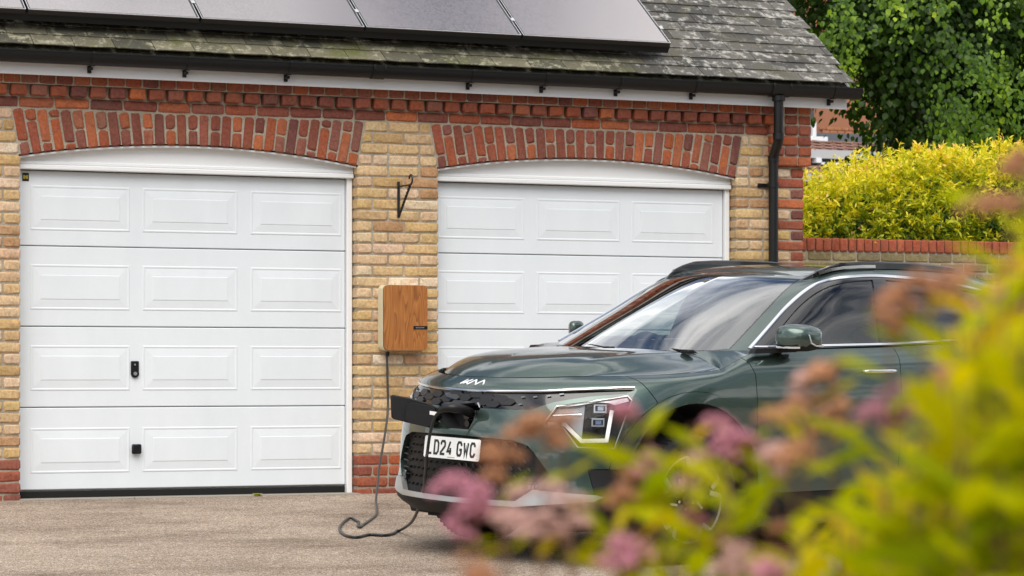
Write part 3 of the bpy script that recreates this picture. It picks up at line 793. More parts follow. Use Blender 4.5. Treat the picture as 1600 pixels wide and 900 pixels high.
crown('inner_crown', tr, c0, (3.3, 2.2, 2.1), 1500, 44, .075, M_TREE, 4, asp=.9, shell=.9, length=.6, spread=.2, dark=.2, keep=lambda c: (c[:, 1] > -.6) & (c[:, 2] > cut(c, 4.3, -.35)))  # inner leaves tinted dark, putting the shade of the gaps into their colour
# second tree behind, closing the gap over the hedge on the right
t2 = empty('background_tree', (14.5, 12.0, 0)); tag(t2, 'darker green tree further back beyond the right end of the yellow hedge', 'tree')
q = MB(); q.tube([(0,0,-.2),(.05,0,1.2),(0,.05,3.4),(.1,0,5.2)], .2, 10, rs=[.26,.2,.14,.05]); q.build('trunk', M_BARK, t2, smooth=True)
crown('crown', t2, (0,0,3.6), (3.6,3.0,2.9), 1100, 36, .085, M_TREE, 8, shell=.4, length=.6, spread=.1, keep=lambda c: c[:, 1] < 1.5)
# golden hedge on top of / behind the wall
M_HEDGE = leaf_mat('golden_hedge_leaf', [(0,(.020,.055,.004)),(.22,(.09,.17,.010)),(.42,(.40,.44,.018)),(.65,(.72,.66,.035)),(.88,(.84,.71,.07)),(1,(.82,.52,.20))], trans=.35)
hd = empty('golden_hedge', (6.6, 3.3, 0)); tag(hd, 'bushy golden yellow privet hedge growing above the brick garden wall', 'hedge')
def top_at(x):   # height of the hedge over x (world)
    return np.interp(x, [3.2, 4.3, 4.7, 5.1, 5.5, 6.2, 7.0, 8, 9.5], [1.9, 2.03, 2.22, 2.40, 2.50, 2.58, 2.60, 2.52, 2.5])
rs = np.random.RandomState(11)
ns = 4200; X = rs.uniform(3.4, 9.4, ns); zt_ = top_at(X) + .05*np.sin(X*7) + .03*np.sin(X*17+1)
face = rs.rand(ns) < .62
Yf = 2.13 + rs.rand(ns)**2*.30; Zf = 1.72 + rs.rand(ns)*(zt_-1.72)
Yt = 2.15 + rs.rand(ns)*1.5; Zt = zt_ - rs.rand(ns)**2*.25
Y_ = np.where(face, Yf + .22*np.maximum(0, (Zf-1.8)/.8)**2, Yt); Z_ = np.where(face, Zf, Zt)
cen = np.stack([X, Y_, Z_], 1) - np.array([6.6, 3.3, 0])
d = unit(np.stack([rs.normal(size=ns)*.6, -(face*.75)+rs.normal(size=ns)*.35, .65 + rs.rand(ns)*.6], 1))
nl = 13; t = rs.rand(ns, nl); L = .13
p = (cen[:, None] + d[:, None]*(t*L)[..., None] + rs.normal(size=(ns, nl, 3))*.008).reshape(-1, 3)
dd = np.repeat(d, nl, 0); tip = unit(dd*.6 + rvec(len(p))*.85); nr = unit(rvec(len(p)) + np.array([0,-.4,1.0]))
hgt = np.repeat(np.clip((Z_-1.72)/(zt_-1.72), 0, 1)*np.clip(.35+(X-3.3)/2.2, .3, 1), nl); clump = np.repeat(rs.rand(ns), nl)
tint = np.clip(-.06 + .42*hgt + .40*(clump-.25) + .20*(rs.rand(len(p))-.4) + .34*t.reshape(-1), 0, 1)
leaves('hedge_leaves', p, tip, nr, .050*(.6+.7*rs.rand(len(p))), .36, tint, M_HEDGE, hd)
# upright fresh shoots breaking the outline
sx_ = [4.95,5.15,5.32,5.62,5.9,6.12,6.33,6.5,6.85,7.1,7.4,7.8]
ps, ds, ts = [], [], []; tw = MB()
for x_ in sx_:
    h_ = rs.uniform(.10,.26); lean = rs.uniform(-.12,.12); z0 = float(top_at(x_))
    y_ = rs.uniform(2.3, 2.7)
    tw.tube([(x_-6.6, y_-3.3, z0-.1), (x_-6.6+lean*h_, y_-3.3, z0+h_)], .003, 5)
    for k in range(13):
        s_ = k/12; ps.append((x_-6.6+lean*h_*s_, y_-3.3, z0-.02+h_*s_)); a = rs.rand()*6.3
        ds.append((math.cos(a)*.8, math.sin(a)*.8, .7)); ts.append(.7+.3*rs.rand())
leaves('fresh_shoots', np.array(ps), np.array(ds), np.tile([0,-.3,1.], (len(ps), 1)), .04, .34, np.array(ts), M_HEDGE, hd)['kind'] = 'stuff'
tw.build('shoot_stems', simple('reddish_stem', (.22,.10,.05), .7), hd)['kind'] = 'stuff'
# inner branches and deep leaves, so that the gaps between the sprays are dark
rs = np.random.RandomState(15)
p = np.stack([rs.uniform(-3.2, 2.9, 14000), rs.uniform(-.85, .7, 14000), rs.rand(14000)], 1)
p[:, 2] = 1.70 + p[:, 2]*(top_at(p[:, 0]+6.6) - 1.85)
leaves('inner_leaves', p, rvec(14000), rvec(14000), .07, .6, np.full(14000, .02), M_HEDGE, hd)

# ------------------------------------------------------------------ neighbour's house far behind
hx, hy = 17.6, 33.0
hs = empty('neighbour_house', (hx, hy, 0)); tag(hs, 'distant brick house with brown pantiled roofs seen between garage corner and tree', 'house')
PXM = None
def far(px, py, Y):    # point of the plane y=Y seen at a photo pixel, used only to size the far house
    th = TH; dv = Vector((math.sin(th), math.cos(th), 0)); rv = Vector((math.cos(th), -math.sin(th), 0))
    r_ = dv + rv*((px-800)/FPX) + Vector((0,0,(575-py)/FPX)); k = (Y-CAM.y)/r_.y; return CAM + r_*k
def L_(px, py, Y): p = far(px, py, Y); return (p.x-hx, Y-hy, p.z)
M_TILE = brick_mat('brown_pantile', [(0,(.20,.11,.085)),(.5,(.27,.15,.12)),(1,(.32,.19,.15))], speck=(.1,.08,.07), grime=.15, blotch=(.18,.12,.10))
M_LEAD = simple('lead_grey', (.10,.11,.125), .55)
q = MB(); a = L_(1150, 214, 38); b_ = L_(1600, 100, 38); q.box(a[0], b_[0], a[1], a[1]+4, a[2], b_[2]+3)
q.build('upper_wall', simple('distant_brick', (.30,.13,.07), .9), hs)
hb_ = {}
for r_ in range(3):
    for k in range(8):
        x0 = L_(1286+k*11.5+(5 if r_ % 2 else 0), 205, 37.97)[0]; z0 = L_(1286, 213-r_*5.2, 37.97)[2]
        sc = .215*.95
        if 'b' not in hb_:
            z_ = MB(); z_.bbox(-.09, .09, 0, .03, 0, .062, .004); hb_['b'] = z_.mesh('brick', brick_mat('far_brick', [(0,(.40,.16,.07)),(1,(.30,.11,.05))]))
        link('brick', hb_['b'], hs, (x0, 4.96, z0))
q = MB(); a = L_(1240, 222, 37.7); b_ = L_(1400, 212, 37.7); q.box(a[0], b_[0], a[1], a[1]+.3, a[2], b_[2]); q.build('lead_flashing', M_LEAD, hs)
wf = MB()
for (x0,y0,x1,y1) in ((1220,190,1262,214),(1270,190,1276,214),(1222,214,1294,219)):
    a = L_(x0, y1, 37.5); b_ = L_(x1, y0, 37.5); wf.bbox(a[0], b_[0], a[1], a[1]+.1, a[2], b_[2], .01)
wdw = wf.build('window', M_FASC, hs)
q = MB(); a = L_(1225, 214, 37.6); b_ = L_(1272, 170, 37.6); q.box(a[0], b_[0], a[1], a[1]+.02, a[2], b_[2]); q.build('pane', simple('dark_window_glass', (.03,.035,.04), .06), wdw)
def tiles(y0px, y1px, Ya, Yb, rows, n, x0px):
    """pantiles: rows stepping up from the eave (Ya) to the top (Yb)"""
    lo = L_(x0px, y1px, Ya); hi = L_(x0px, y0px, Yb); tw_ = .275
    key = ('tile', rows)
    rl = math.hypot(hi[1]-lo[1], hi[2]-lo[2])/rows; an = math.atan2(hi[2]-lo[2], hi[1]-lo[1])
    z_ = MB(); V = []; F = []; K = 7
    for e, (s_, h_) in enumerate(((0, .05), (rl*1.1, .0))):
        for k in range(K):
            u_ = k/(K-1); w_ = math.sin(u_*2*math.pi)*.035 + (.03 if u_ < .5 else 0)
            V.append((tw_*(u_-.5)*1.02, s_*math.cos(an) - (h_+w_)*math.sin(an), s_*math.sin(an) + (h_+w_)*math.cos(an)))
    for k in range(K-1): F.append((k, k+1, K+k+1, K+k))
    b0 = len(V)
    V += [(v[0], v[1]+.03*math.sin(an), v[2]-.05) for v in V[:K]]
    for k in range(K-1): F.append((k, b0+k, b0+k+1, k+1))
    z_.add(V, F); me = z_.mesh('roof_tile', M_TILE, smooth=40, fix=False)
    for r_ in range(rows):
        f_ = r_/rows
        for k in range(n):
            link('roof_tile', me, hs, (lo[0] + k*tw_ + (.0 if r_ % 2 else 0), lo[1] + (hi[1]-lo[1])*f_, lo[2] + (hi[2]-lo[2])*f_), (rnd.uniform(-.02,.02), 0, rnd.uniform(-.02,.02)))
    q = MB(); q.add([(lo[0]-3, lo[1], lo[2]-.06), (lo[0]+n*tw_+3, lo[1], lo[2]-.06), (lo[0]+n*tw_+3, hi[1], hi[2]-.04), (lo[0]-3, hi[1], hi[2]-.04)], [(0,1,2,3)])
    q.build('roof', M_TILE, hs)
tiles(221, 239, 35.6, 37.6, 4, 22, 1205)
q = MB(); a = L_(1170, 243.5, 35.5); b_ = L_(1420, 239, 35.5); q.box(a[0], b_[0], a[1]-.05, a[1]+.1, a[2], b_[2]); q.build('pale_gutter', simple('grey_gutter', (.42,.43,.44), .5), hs)
q = MB(); a = L_(1170, 262, 35.7); b_ = L_(1420, 242, 35.7); q.box(a[0], b_[0], a[1], a[1]+.3, a[2], b_[2]); q.build('dark_wall', simple('dark_cladding', (.07,.07,.075), .7), hs)
q = MB(); a = L_(1276, 254, 35.4); b_ = L_(1284, 247, 35.4); q.box(a[0], b_[0], a[1], a[1]+.2, a[2], b_[2]); a = L_(1284, 257, 35.4); b_ = L_(1330, 255, 35.4); q.box(a[0], b_[0], a[1], a[1]+.2, a[2], b_[2]); q.build('rooflight_frame', M_FASC, hs)
tiles(261, 277, 33.6, 35.6, 3, 24, 1205)
q = MB(); a = L_(1170, 281, 33.5); b_ = L_(1420, 277, 33.5); q.box(a[0], b_[0], a[1]-.05, a[1]+.1, a[2], b_[2]); q.build('pale_gutter', simple('grey_gutter2', (.38,.40,.42), .5), hs)
q = MB(); a = L_(1170, 281, 33.7); b_ = L_(1420, 300, 33.7); q.box(a[0], b_[0], a[1], a[1]+.2, -.1, a[2]); q.build('lower_wall', simple('distant_brick2', (.30,.13,.07), .9), hs)

# ------------------------------------------------------------------ across the drive, behind the camera (seen in the paint and glass)
M_DARKL = leaf_mat('laurel_leaf', [(0,(.015,.03,.006)),(.6,(.04,.075,.014)),(1,(.08,.13,.02))], trans=.2)
for k, (x_, y_, rx, rz, lab) in enumerate([(-9,-30,4.5,4.2,'tall leafy tree across the drive behind the camera, left of the group'), (1,-33,5.0,5.0,'broad leafy tree across the drive behind the camera'), (11,-29,5.0,5.4,'dark leafy tree across the drive nearest the parked car'), (21,-24,5.2,5.2,'leafy tree across the drive at the right end of the group')]):
    e = empty('garden_tree', (x_, y_, -1.2)); tag(e, lab, 'tree', 'trees across the drive behind the camera')
    q = MB(); q.tube([(0,0,-.2),(0,.1,2),(.1,0,rz)], .3, 10, rs=[.4,.3,.1]); q.build('trunk', M_BARK, e, smooth=True)
    crown('crown', e, (0,0,rz), (rx, rx*.8, rz*.85), 330, 24, .42, M_DARKL, 20+k, asp=.8, shell=.5, length=1.0, spread=.35)
bh = empty('boundary_hedge', (4, -23, -.86)); tag(bh, 'long dark clipped hedge across the drive behind the camera', 'hedge')
rs = np.random.RandomState(31); p = np.stack([rs.uniform(-24, 34, 16000), rs.uniform(-.6,.6,16000), rs.rand(16000)*2.1], 1)
leaves('hedge_leaves', p, rvec(16000), rvec(16000), .26, .7, rs.rand(16000), M_DARKL, bh)

# small weed at the door foot
wd_ = empty('weed', (-.985, -.03, .0)); tag(wd_, 'tiny green weed at the foot of the left garage door', 'weed')
k = 16; an = np.arange(k)*2.4
leaves('weed_leaves', np.stack([np.cos(an)*.006, np.sin(an)*.006, np.full(k,.002)], 1), np.stack([np.cos(an), np.sin(an), .6+.0*an], 1), np.tile([0,0,1.],(k,1)), .034, .5, np.full(k,.35), M_HEDGE, wd_)
# grit, moss crumbs and dead leaves gathered along the foot of the doors
rs = np.random.RandomState(41); n = 520
gx_ = rs.uniform(-2.6, 3.1, n); gy_ = -.035 - rs.rand(n)**2.2*.9
gp = np.stack([gx_, gy_, [gz(y)+.002 for y in gy_]], 1)
M_GRIT = leaf_mat('dry_debris', [(0,(.05,.035,.02)),(.5,(.16,.11,.06)),(.8,(.30,.24,.16)),(1,(.12,.15,.04))], trans=.05, rough=.9)
deb = leaves('threshold_debris', gp, rvec(n)*np.array([1,1,.15]), np.tile([0,0,1.], (n,1)) + rvec(n)*.3, .006 + .014*rs.rand(n)**3, .6, rs.rand(n), M_GRIT)
tag(deb, 'scattered grit and dry leaf crumbs along the foot of the garage doors', 'debris', kind='stuff')
# ---------- car surfaces, car frame: u back from the nose, v to the left side, w up ----------
def se(ph,u0,W,a,n):
    return u0+a*(1-np.cos(ph)**(2/n)), W*np.sin(ph)**(2/n)
LEV=[ # u0, W, a, n, inset of the side there is W
 (.075,.845,.85,2.6),(.004,.885,.86,2.7),(.030,.900,.88,2.7),(.030,.906,.90,2.6),
 (.048,.908,.92,2.5),(.072,.900,.99,2.2),(.092,.885,1.02,2.12),(.135,.835,1.05,2.08)]
ZST=np.array([0,.45,.72,1.25,1.42,1.72,2.9,3.9,4.9,5.6])  # stations by arc length along the ring
ZL=np.array([
 [.22]*10,[.285,.285,.295,.27,.27,.27,.27,.27,.30,.30],
 [.40,.41,.43,.43,.43,.43,.43,.43,.46,.46],
 [.62,.62,.62,.62,.62,.62,.62,.62,.64,.64],
 [.76,.765,.77,.78,.78,.78,.79,.80,.82,.82],
 [.873,.882,.897,.915,.92,.925,.93,.95,.98,1.0],
 [.905,.915,.932,.955,.968,1.022,1.036,1.06,1.10,1.12],
 [.940,.946,.958,.982,1.00,1.085,1.108,1.14,1.18,1.20]])
def cubic(x,xs,ys):
    xs=np.asarray(xs,float);ys=np.asarray(ys,float);x=np.asarray(x,float)
    d=np.diff(ys,axis=0)/np.diff(xs)[(...,)+(None,)*(ys.ndim-1)]
    m=np.zeros_like(ys);m[1:-1]=(d[1:]+d[:-1])/2;m[0]=d[0];m[-1]=d[-1]
    # limit overshoot
    s=np.where(d[1:]*d[:-1]<=0,0,1);mm=np.minimum(np.abs(d[1:]),np.abs(d[:-1]))*2
    m[1:-1]=np.sign(m[1:-1])*np.minimum(np.abs(m[1:-1]),mm)*s
    i=np.clip(np.searchsorted(xs,x)-1,0,len(xs)-2);h=xs[i+1]-xs[i];t=(x-xs[i])/h
    e=(...,)+(None,)*(ys.ndim-1);t=t[e];h=h[e]
    return (2*t**3-3*t**2+1)*ys[i]+(t**3-2*t**2+t)*h*m[i]+(-2*t**3+3*t**2)*ys[i+1]+(t**3-t**2)*h*m[i+1]
def body_grid(step=.03,vstep=.02):
    ph=np.linspace(0,1,4000)**2*np.pi/2
    rf=np.array(se(ph,*LEV[4])).T
    L=np.concatenate([[0],np.cumsum(np.hypot(*np.diff(rf,axis=0).T))]);Lf=L[-1]
    nf=int(Lf/step);phs=np.interp(np.linspace(0,Lf,nf+1),L,ph);sf=np.linspace(0,Lf,nf+1)
    uend=3.85;ns=int((uend-.97)/step)
    # rear corner
    pr=np.linspace(1,0,4000)**2*np.pi/2
    LR=(4.40,.908,.55,2.6)
    rr=np.array([LR[0]-LR[2]*(1-np.cos(pr)**(2/LR[3])),LR[1]*np.sin(pr)**(2/LR[3])]).T
    L2=np.concatenate([[0],np.cumsum(np.hypot(*np.diff(rr,axis=0).T))]);nr=int(L2[-1]/step)
    prs=np.interp(np.linspace(0,L2[-1],nr+1),L2,pr)
    cols=[];S=[]
    for p,s in zip(phs,sf): cols.append([se(p,*l) for l in LEV]);S.append(s)
    for k in range(1,ns):
        f=k/ns;c=[]
        for l in LEV:
            us=l[0]+l[2];u=us+(uend-us)*f
            c.append((u,l[1]*(1-.03*max(0,(u-2.9)/1.0)**2)))
        cols.append(c);S.append(Lf+(uend-.97)*f)
    for k,p in enumerate(prs):
        c=[]
        for j,l in enumerate(LEV):
            W=l[1]*(1-.03*max(0,(uend-2.9))**2);ur=[4.25,4.36,4.40,4.40,4.39,4.36,4.33,4.30][j]
            a=ur-uend;c.append((ur-a*(1-np.cos(p)**(2/2.6)),W*np.sin(p)**(2/2.6)))
        cols.append(c);S.append(Lf+(uend-.97)+L2[-1]*k/nr)
    cols=np.array(cols);S=np.array(S)           # cols: C,8,2
    Z=np.array([cubic(S,ZST,z) for z in ZL]).T   # C,8
    P=np.concatenate([cols,Z[...,None]],2)       # C,8,3
    tl=np.array([0,.07,.2,.4,.54,.65,.72,.80]);n=int(.80/vstep)
    T=np.linspace(0,.80,n+1)
    G=np.array([cubic(T,tl,p) for p in P])       # C,n+1,3
    Gm=G[1:][::-1].copy();Gm[...,1]*=-1
    return np.concatenate([Gm,G],0)             # rear(right) .. front .. rear(left)
def bonnet_grid(n=60,m=40):
    # boundary = top ring of the body from centre to u~1.1, then cowl line
    G=body_grid()[:, -1]
    c=len(G)//2;half=G[c:]
    k=np.argmax(half[:,0]>1.10)
    edge=half[:k+1]                              # (u,v,w)
    L=np.concatenate([[0],np.cumsum(np.linalg.norm(np.diff(edge[:,:2],axis=0),axis=1))])
    t=np.linspace(0,1,n)
    # rows: from front edge (r=0) to cowl (r=1), columns v fraction -1..1
    fr=np.linspace(-1,1,2*m+1);rows=[]
    V0=.72*edge[-1,1]                            # nose part of the edge
    for r in t:
        # side point at this row
        kk=np.argmin(np.abs(edge[:,1]-.62));side=edge[kk:]
        Ls=np.concatenate([[0],np.cumsum(np.linalg.norm(np.diff(side,axis=0),axis=1))])
        sp=np.array([np.interp(r*Ls[-1],Ls,side[:,i]) for i in range(3)])
        row=[]
        for f in fr:
            v=sp[1]*f
            uf=np.interp(abs(v),edge[:kk+1,1],edge[:kk+1,0]) if abs(v)<=edge[kk,1] else None
            # straight blend of u
            ue=np.interp(abs(f)*edge[kk,1],edge[:kk+1,1],edge[:kk+1,0]);zf=np.interp(abs(f)*edge[kk,1],edge[:kk+1,1],edge[:kk+1,2])
            uc=1.08+.20*abs(f)**2.2              # cowl line
            u=ue+(uc-ue)*r
            # side pull: at |f|=1 use sp
            q=abs(f)**4; u=u*(1-q)+sp[0]*q
            zc=zf+(cubic(np.array([r]),[0,.06,.2,.45,.75,1],np.array([0,.034,.086,.122,.136,.140]))[0])*(1-.65*abs(f)**4)*1.03
            zc+=.010*np.exp(-((abs(v)-.50)/.05)**2)*min(1,r*4)*(1-.3*r)
            zz=zc*(1-q)+sp[2]*q
            row.append((u,v,zz))
        rows.append(row)
    return np.array(rows)
# greenhouse: half section curves per station of the plan ring
GB=np.array([(1.10,0,1.066),(1.115,.25,1.068),(1.17,.46,1.075),(1.30,.65,1.086),(1.42,.775,1.09),(1.62,.822,1.096),(2.0,.834,1.105),(2.6,.836,1.116),(3.2,.825,1.138),(3.7,.79,1.16),(4.05,.70,1.18),(4.25,.4,1.20),(4.30,0,1.20)])
GM=np.array([(1.50,0,1.288),(1.515,.21,1.287),(1.565,.40,1.282),(1.65,.565,1.278),(1.76,.69,1.275),(1.86,.742,1.28),(2.1,.757,1.30),(2.6,.762,1.32),(3.2,.748,1.335),(3.68,.71,1.335),(4.0,.62,1.34),(4.15,.35,1.35),(4.19,0,1.35)])
GT=np.array([(1.93,0,1.477),(1.94,.18,1.474),(1.965,.36,1.465),(2.01,.53,1.453),(2.06,.600,1.452),(2.15,.640,1.466),(2.30,.654,1.480),(2.65,.658,1.485),(3.2,.644,1.470),(3.6,.605,1.440),(3.85,.52,1.42),(3.95,.3,1.42),(3.97,0,1.42)])
GR=np.array([(2.03,0,1.497),(2.035,.17,1.495),(2.06,.34,1.489),(2.10,.47,1.484),(2.15,.535,1.498),(2.26,.566,1.518),(2.42,.578,1.531),(2.7,.583,1.536),(3.2,.570,1.520),(3.5,.53,1.492),(3.68,.42,1.470),(3.75,.25,1.46),(3.76,0,1.46)])
def green_grid(step=.03,nv=26):
    R=[]
    L=np.concatenate([[0],np.cumsum(np.linalg.norm(np.diff(GB,axis=0),axis=1))])
    n=int(L[-1]/step);s=np.linspace(0,L[-1],n+1)
    rings=[cubic(s,L,g) for g in (GB,GM,GT,GR)]
    A=np.array(rings)                            # 4,n+1,3
    tl=np.array([0,.42,.86,1.0]);T=np.linspace(0,1,nv+1)
    # blend in a cubic along height
    Q=np.array([cubic(T,tl,A[:,i]) for i in range(n+1)])
    Qm=Q[1:][::-1].copy();Qm[...,1]*=-1
    return np.concatenate([Qm,Q],0)
def roof_grid():
    G=green_grid();e=G[:,-1];c=len(e)//2;h=e[c:];k=len(h)
    us=h[:,0];i0=0
    uu=np.linspace(us[0],us[-1],50);rows=[]
    for u in uu:
        V=np.interp(u,us,h[:,1]) if True else 0
        Zs=np.interp(u,us,h[:,2])
        row=[]
        zc=np.interp(u,us,h[:,2])
        for f in np.linspace(-1,1,25): row.append((u,V*f,Zs+.016*(1-f*f)*min(1,V/.5)))
        rows.append(row)
    return np.array(rows)
# ------------------------------------------------------------------ the car
CA = R(16.5)
CO = Vector((-1.3793, -4.1429, 0)); CO.z = gz(CO.y)
# the car stands on the sloping drive
_up = Vector((0, -SL, 1)).normalized()
_f = Vector((-math.cos(CA), -math.sin(CA), 0)); _f = (_f - _up*_f.dot(_up)).normalized(); _l = _up.cross(_f)
CO = Vector((-1.362, -4.112, gz(-4.112)))
car = empty('estate_car'); tag(car, 'dark green electric estate car with number plate LD24 GWC charging before the garage', 'car')
car.matrix_world = Matrix(((_f.x, _l.x, _up.x, CO.x), (_f.y, _l.y, _up.y, CO.y), (_f.z, _l.z, _up.z, CO.z), (0,0,0,1)))
def C_(u, v, w): return (-u, v, w)
def paint_mat():
    m, n, l, b = new_mat('dark_green_metallic_paint')
    t = n.new('ShaderNodeTexCoord'); vo = N(n, 'ShaderNodeTexVoronoi', Scale=900.); l.new(t.outputs['Object'], vo.inputs['Vector'])
    sp = n.new('ShaderNodeSeparateColor'); l.new(vo.outputs['Color'], sp.inputs[0])
    r = ramp(n, [(0,(.038,.066,.055)),(1,(.066,.104,.089))]); l.new(sp.outputs[0], r.inputs[0]); l.new(r.outputs[0], b.inputs['Base Color'])
    b.inputs['Metallic'].default_value = .75; b.inputs['Roughness'].default_value = .34
    b.inputs['Coat Weight'].default_value = 1.; b.inputs['Coat Roughness'].default_value = .03; b.inputs['Coat IOR'].default_value = 1.55
    no = N(n, 'ShaderNodeTexNoise', Scale=9., Detail=1.); l.new(t.outputs['Object'], no.inputs['Vector'])
    bp = n.new('ShaderNodeBump'); bp.inputs['Strength'].default_value = .05; bp.inputs['Distance'].default_value = .01
    l.new(no.outputs['Fac'], bp.inputs['Height']); l.new(bp.outputs[0], b.inputs['Coat Normal']); return m
M_PAINT = paint_mat()
M_GBLK = simple('gloss_black_trim', (.006,.006,.007), .12, coat=.5)
M_MBLK = simple('dark_grey_cladding', (.008,.008,.009), .55, spec=.3, bump=.15, bscale=400)
M_INT = simple('interior_black', (.012,.012,.013), .8)
M_SEAT = simple('seat_fabric', (.02,.021,.023), .75)
M_CHR = simple('satin_chrome', (.74,.75,.77), .16, 1.)
M_SILV = simple('silver_skid_paint', (.42,.42,.41), .34, .6)
M_HEX = simple('charcoal_grille_pieces', (.016,.016,.018), .42, spec=.4)
def glass_mat(name, tint, ior=1.52, boost=1.0):
    m, n, l, b = new_mat(name); out = [x for x in n if x.type == 'OUTPUT_MATERIAL'][0]
    tr = n.new('ShaderNodeBsdfTransparent'); tr.inputs[0].default_value = (*tint, 1)
    gl = n.new('ShaderNodeBsdfGlossy'); gl.inputs['Roughness'].default_value = .0; gl.inputs['Color'].default_value = (1,1,1,1)
    lw = n.new('ShaderNodeLayerWeight'); lw.inputs['Blend'].default_value = .5     # the same reflectance from either face of the pane
    pw = N(n, 'ShaderNodeMath', operation='POWER'); pw.inputs[1].default_value = 5.; l.new(lw.outputs['Facing'], pw.inputs[0])
    sc_ = N(n, 'ShaderNodeMath', operation='MULTIPLY_ADD'); sc_.inputs[1].default_value = .96; sc_.inputs[2].default_value = ((ior-1)/(ior+1))**2; l.new(pw.outputs[0], sc_.inputs[0])
    mu = N(n, 'ShaderNodeMath', operation='MULTIPLY', use_clamp=True); mu.inputs[1].default_value = boost; l.new(sc_.outputs[0], mu.inputs[0])
    mx_ = n.new('ShaderNodeMixShader'); l.new(mu.outputs[0], mx_.inputs[0]); l.new(tr.outputs[0], mx_.inputs[1]); l.new(gl.outputs[0], mx_.inputs[2])
    l.new(mx_.outputs[0], out.inputs['Surface']); return m
M_WS = glass_mat('windscreen_glass', (.80,.88,.85), 1.52, 3.6)
M_SG = glass_mat('tinted_side_glass', (.50,.57,.53), 1.52, 2.0)
M_PG = glass_mat('privacy_glass', (.04,.042,.04), 1.52, 2.2)
M_LENS = glass_mat('clear_lamp_lens', (.95,.96,.96), 1.45, .35)

GBODY = body_grid(); GBON = bonnet_grid(); GGREEN = green_grid(); GROOF = roof_grid()
def ruled():
    ed = GBODY[:, -1]; c = len(ed)//2; ed = ed[c:]
    bl = GBON[-1]; bl = bl[len(bl)//2:]
    k0 = int(np.argmin(np.linalg.norm(ed - bl[-1], axis=1))); k1 = int(np.argmax(ed[:, 0] > 1.46))
    outer = np.concatenate([bl, ed[k0+1:k1+1]])
    gr_ = GGREEN[:, 0]; gr_ = gr_[len(gr_)//2:]; k2 = int(np.argmax(gr_[:, 0] > 1.46)); inner = gr_[:k2+1]
    def res(p, n): L = np.concatenate([[0], np.cumsum(np.linalg.norm(np.diff(p, axis=0), axis=1))]); s = np.linspace(0, L[-1], n); return np.stack([np.interp(s, L, p[:, i]) for i in range(3)], 1)
    n = 44; o = res(outer, n); i_ = res(inner, n); rows = []
    for t in np.linspace(0, 1, 7):
        p = o*(1-t) + i_*t; p[:, 2] += -.014*np.sin(t*math.pi)*0; rows.append(p)
    G = np.array(rows).transpose(1, 0, 2); Gm = G[1:][::-1].copy(); Gm[..., 1] *= -1
    return np.concatenate([Gm, G], 0)
GCOWL = ruled()
def grid_faces(G, b=0):
    A, B_ = G.shape[:2]; return [(b+i*B_+j, b+(i+1)*B_+j, b+(i+1)*B_+j+1, b+i*B_+j+1) for i in range(A-1) for j in range(B_-1)]
class Surf:
    """reference surface: smooth normals for everything cut from it"""
    def __init__(s, G):
        s.V = [Vector(C_(*p)) for p in G.reshape(-1, 3)]; s.F = grid_faces(G)
        bm = bmesh.new(); vs = [bm.verts.new(v) for v in s.V]
        for f in s.F:
            try: bm.faces.new([vs[i] for i in f])
            except ValueError: pass
        bmesh.ops.remove_doubles(bm, verts=bm.verts, dist=1e-5)
        cen = Vector((-2.2, 0, .75)); sm = sum(((f.calc_center_median()-cen).normalized().dot(f.normal)*f.calc_area() for f in bm.faces)) if not bm.normal_update() else 0
        if sm < 0: bmesh.ops.reverse_faces(bm, faces=bm.faces)
        bm.normal_update(); bm.verts.index_update(); bm.verts.ensure_lookup_table(); bm.faces.ensure_lookup_table()
        s.bm = bm; s.P = [v.co.copy() for v in bm.verts]; s.Nn = [v.normal.copy() for v in bm.verts]; s.Fi = [[v.index for v in f.verts] for f in bm.faces]
        s.bvh = BVHTree.FromPolygons(s.P, s.Fi)
    def normal(s, p):
        co, nn, i, d = s.bvh.find_nearest(p)
        f = s.Fi[i]; w = poly_3d_calc([s.P[k] for k in f], co); r_ = Vector((0,0,0))
        for a, k in zip(w, f): r_ += s.Nn[k]*a
        return r_.normalized() if r_.length > 1e-6 else nn
    def work(s):
        bm = s.bm.copy(); lay = bm.faces.layers.int.new('part'); return bm, lay
SB = Surf(GBODY); SN = Surf(GBON); SG_ = Surf(GGREEN); SR = Surf(GROOF); SC = Surf(GCOWL)
PRJ = {  # 2-D axes of the stencils in car coordinates, and which faces they may cut
 'S': (Vector((-1,0,0)), Vector((0,0,1)), lambda c, n, sg: n.y*sg > .15 and c.y*sg > .25),
 'F': (Vector((0,1,0)), Vector((0,0,1)), lambda c, n, sg: c.x > -2.3 and n.x > .02),
 'D': (None, Vector((0,0,1)), lambda c, n, sg: c.x > -1.5 and (n.x + n.y*sg) > .05 and c.y*sg > -.1),
 'A': (Vector((-1,0,0)), Vector((0,0,1)), lambda c, n, sg: True)}
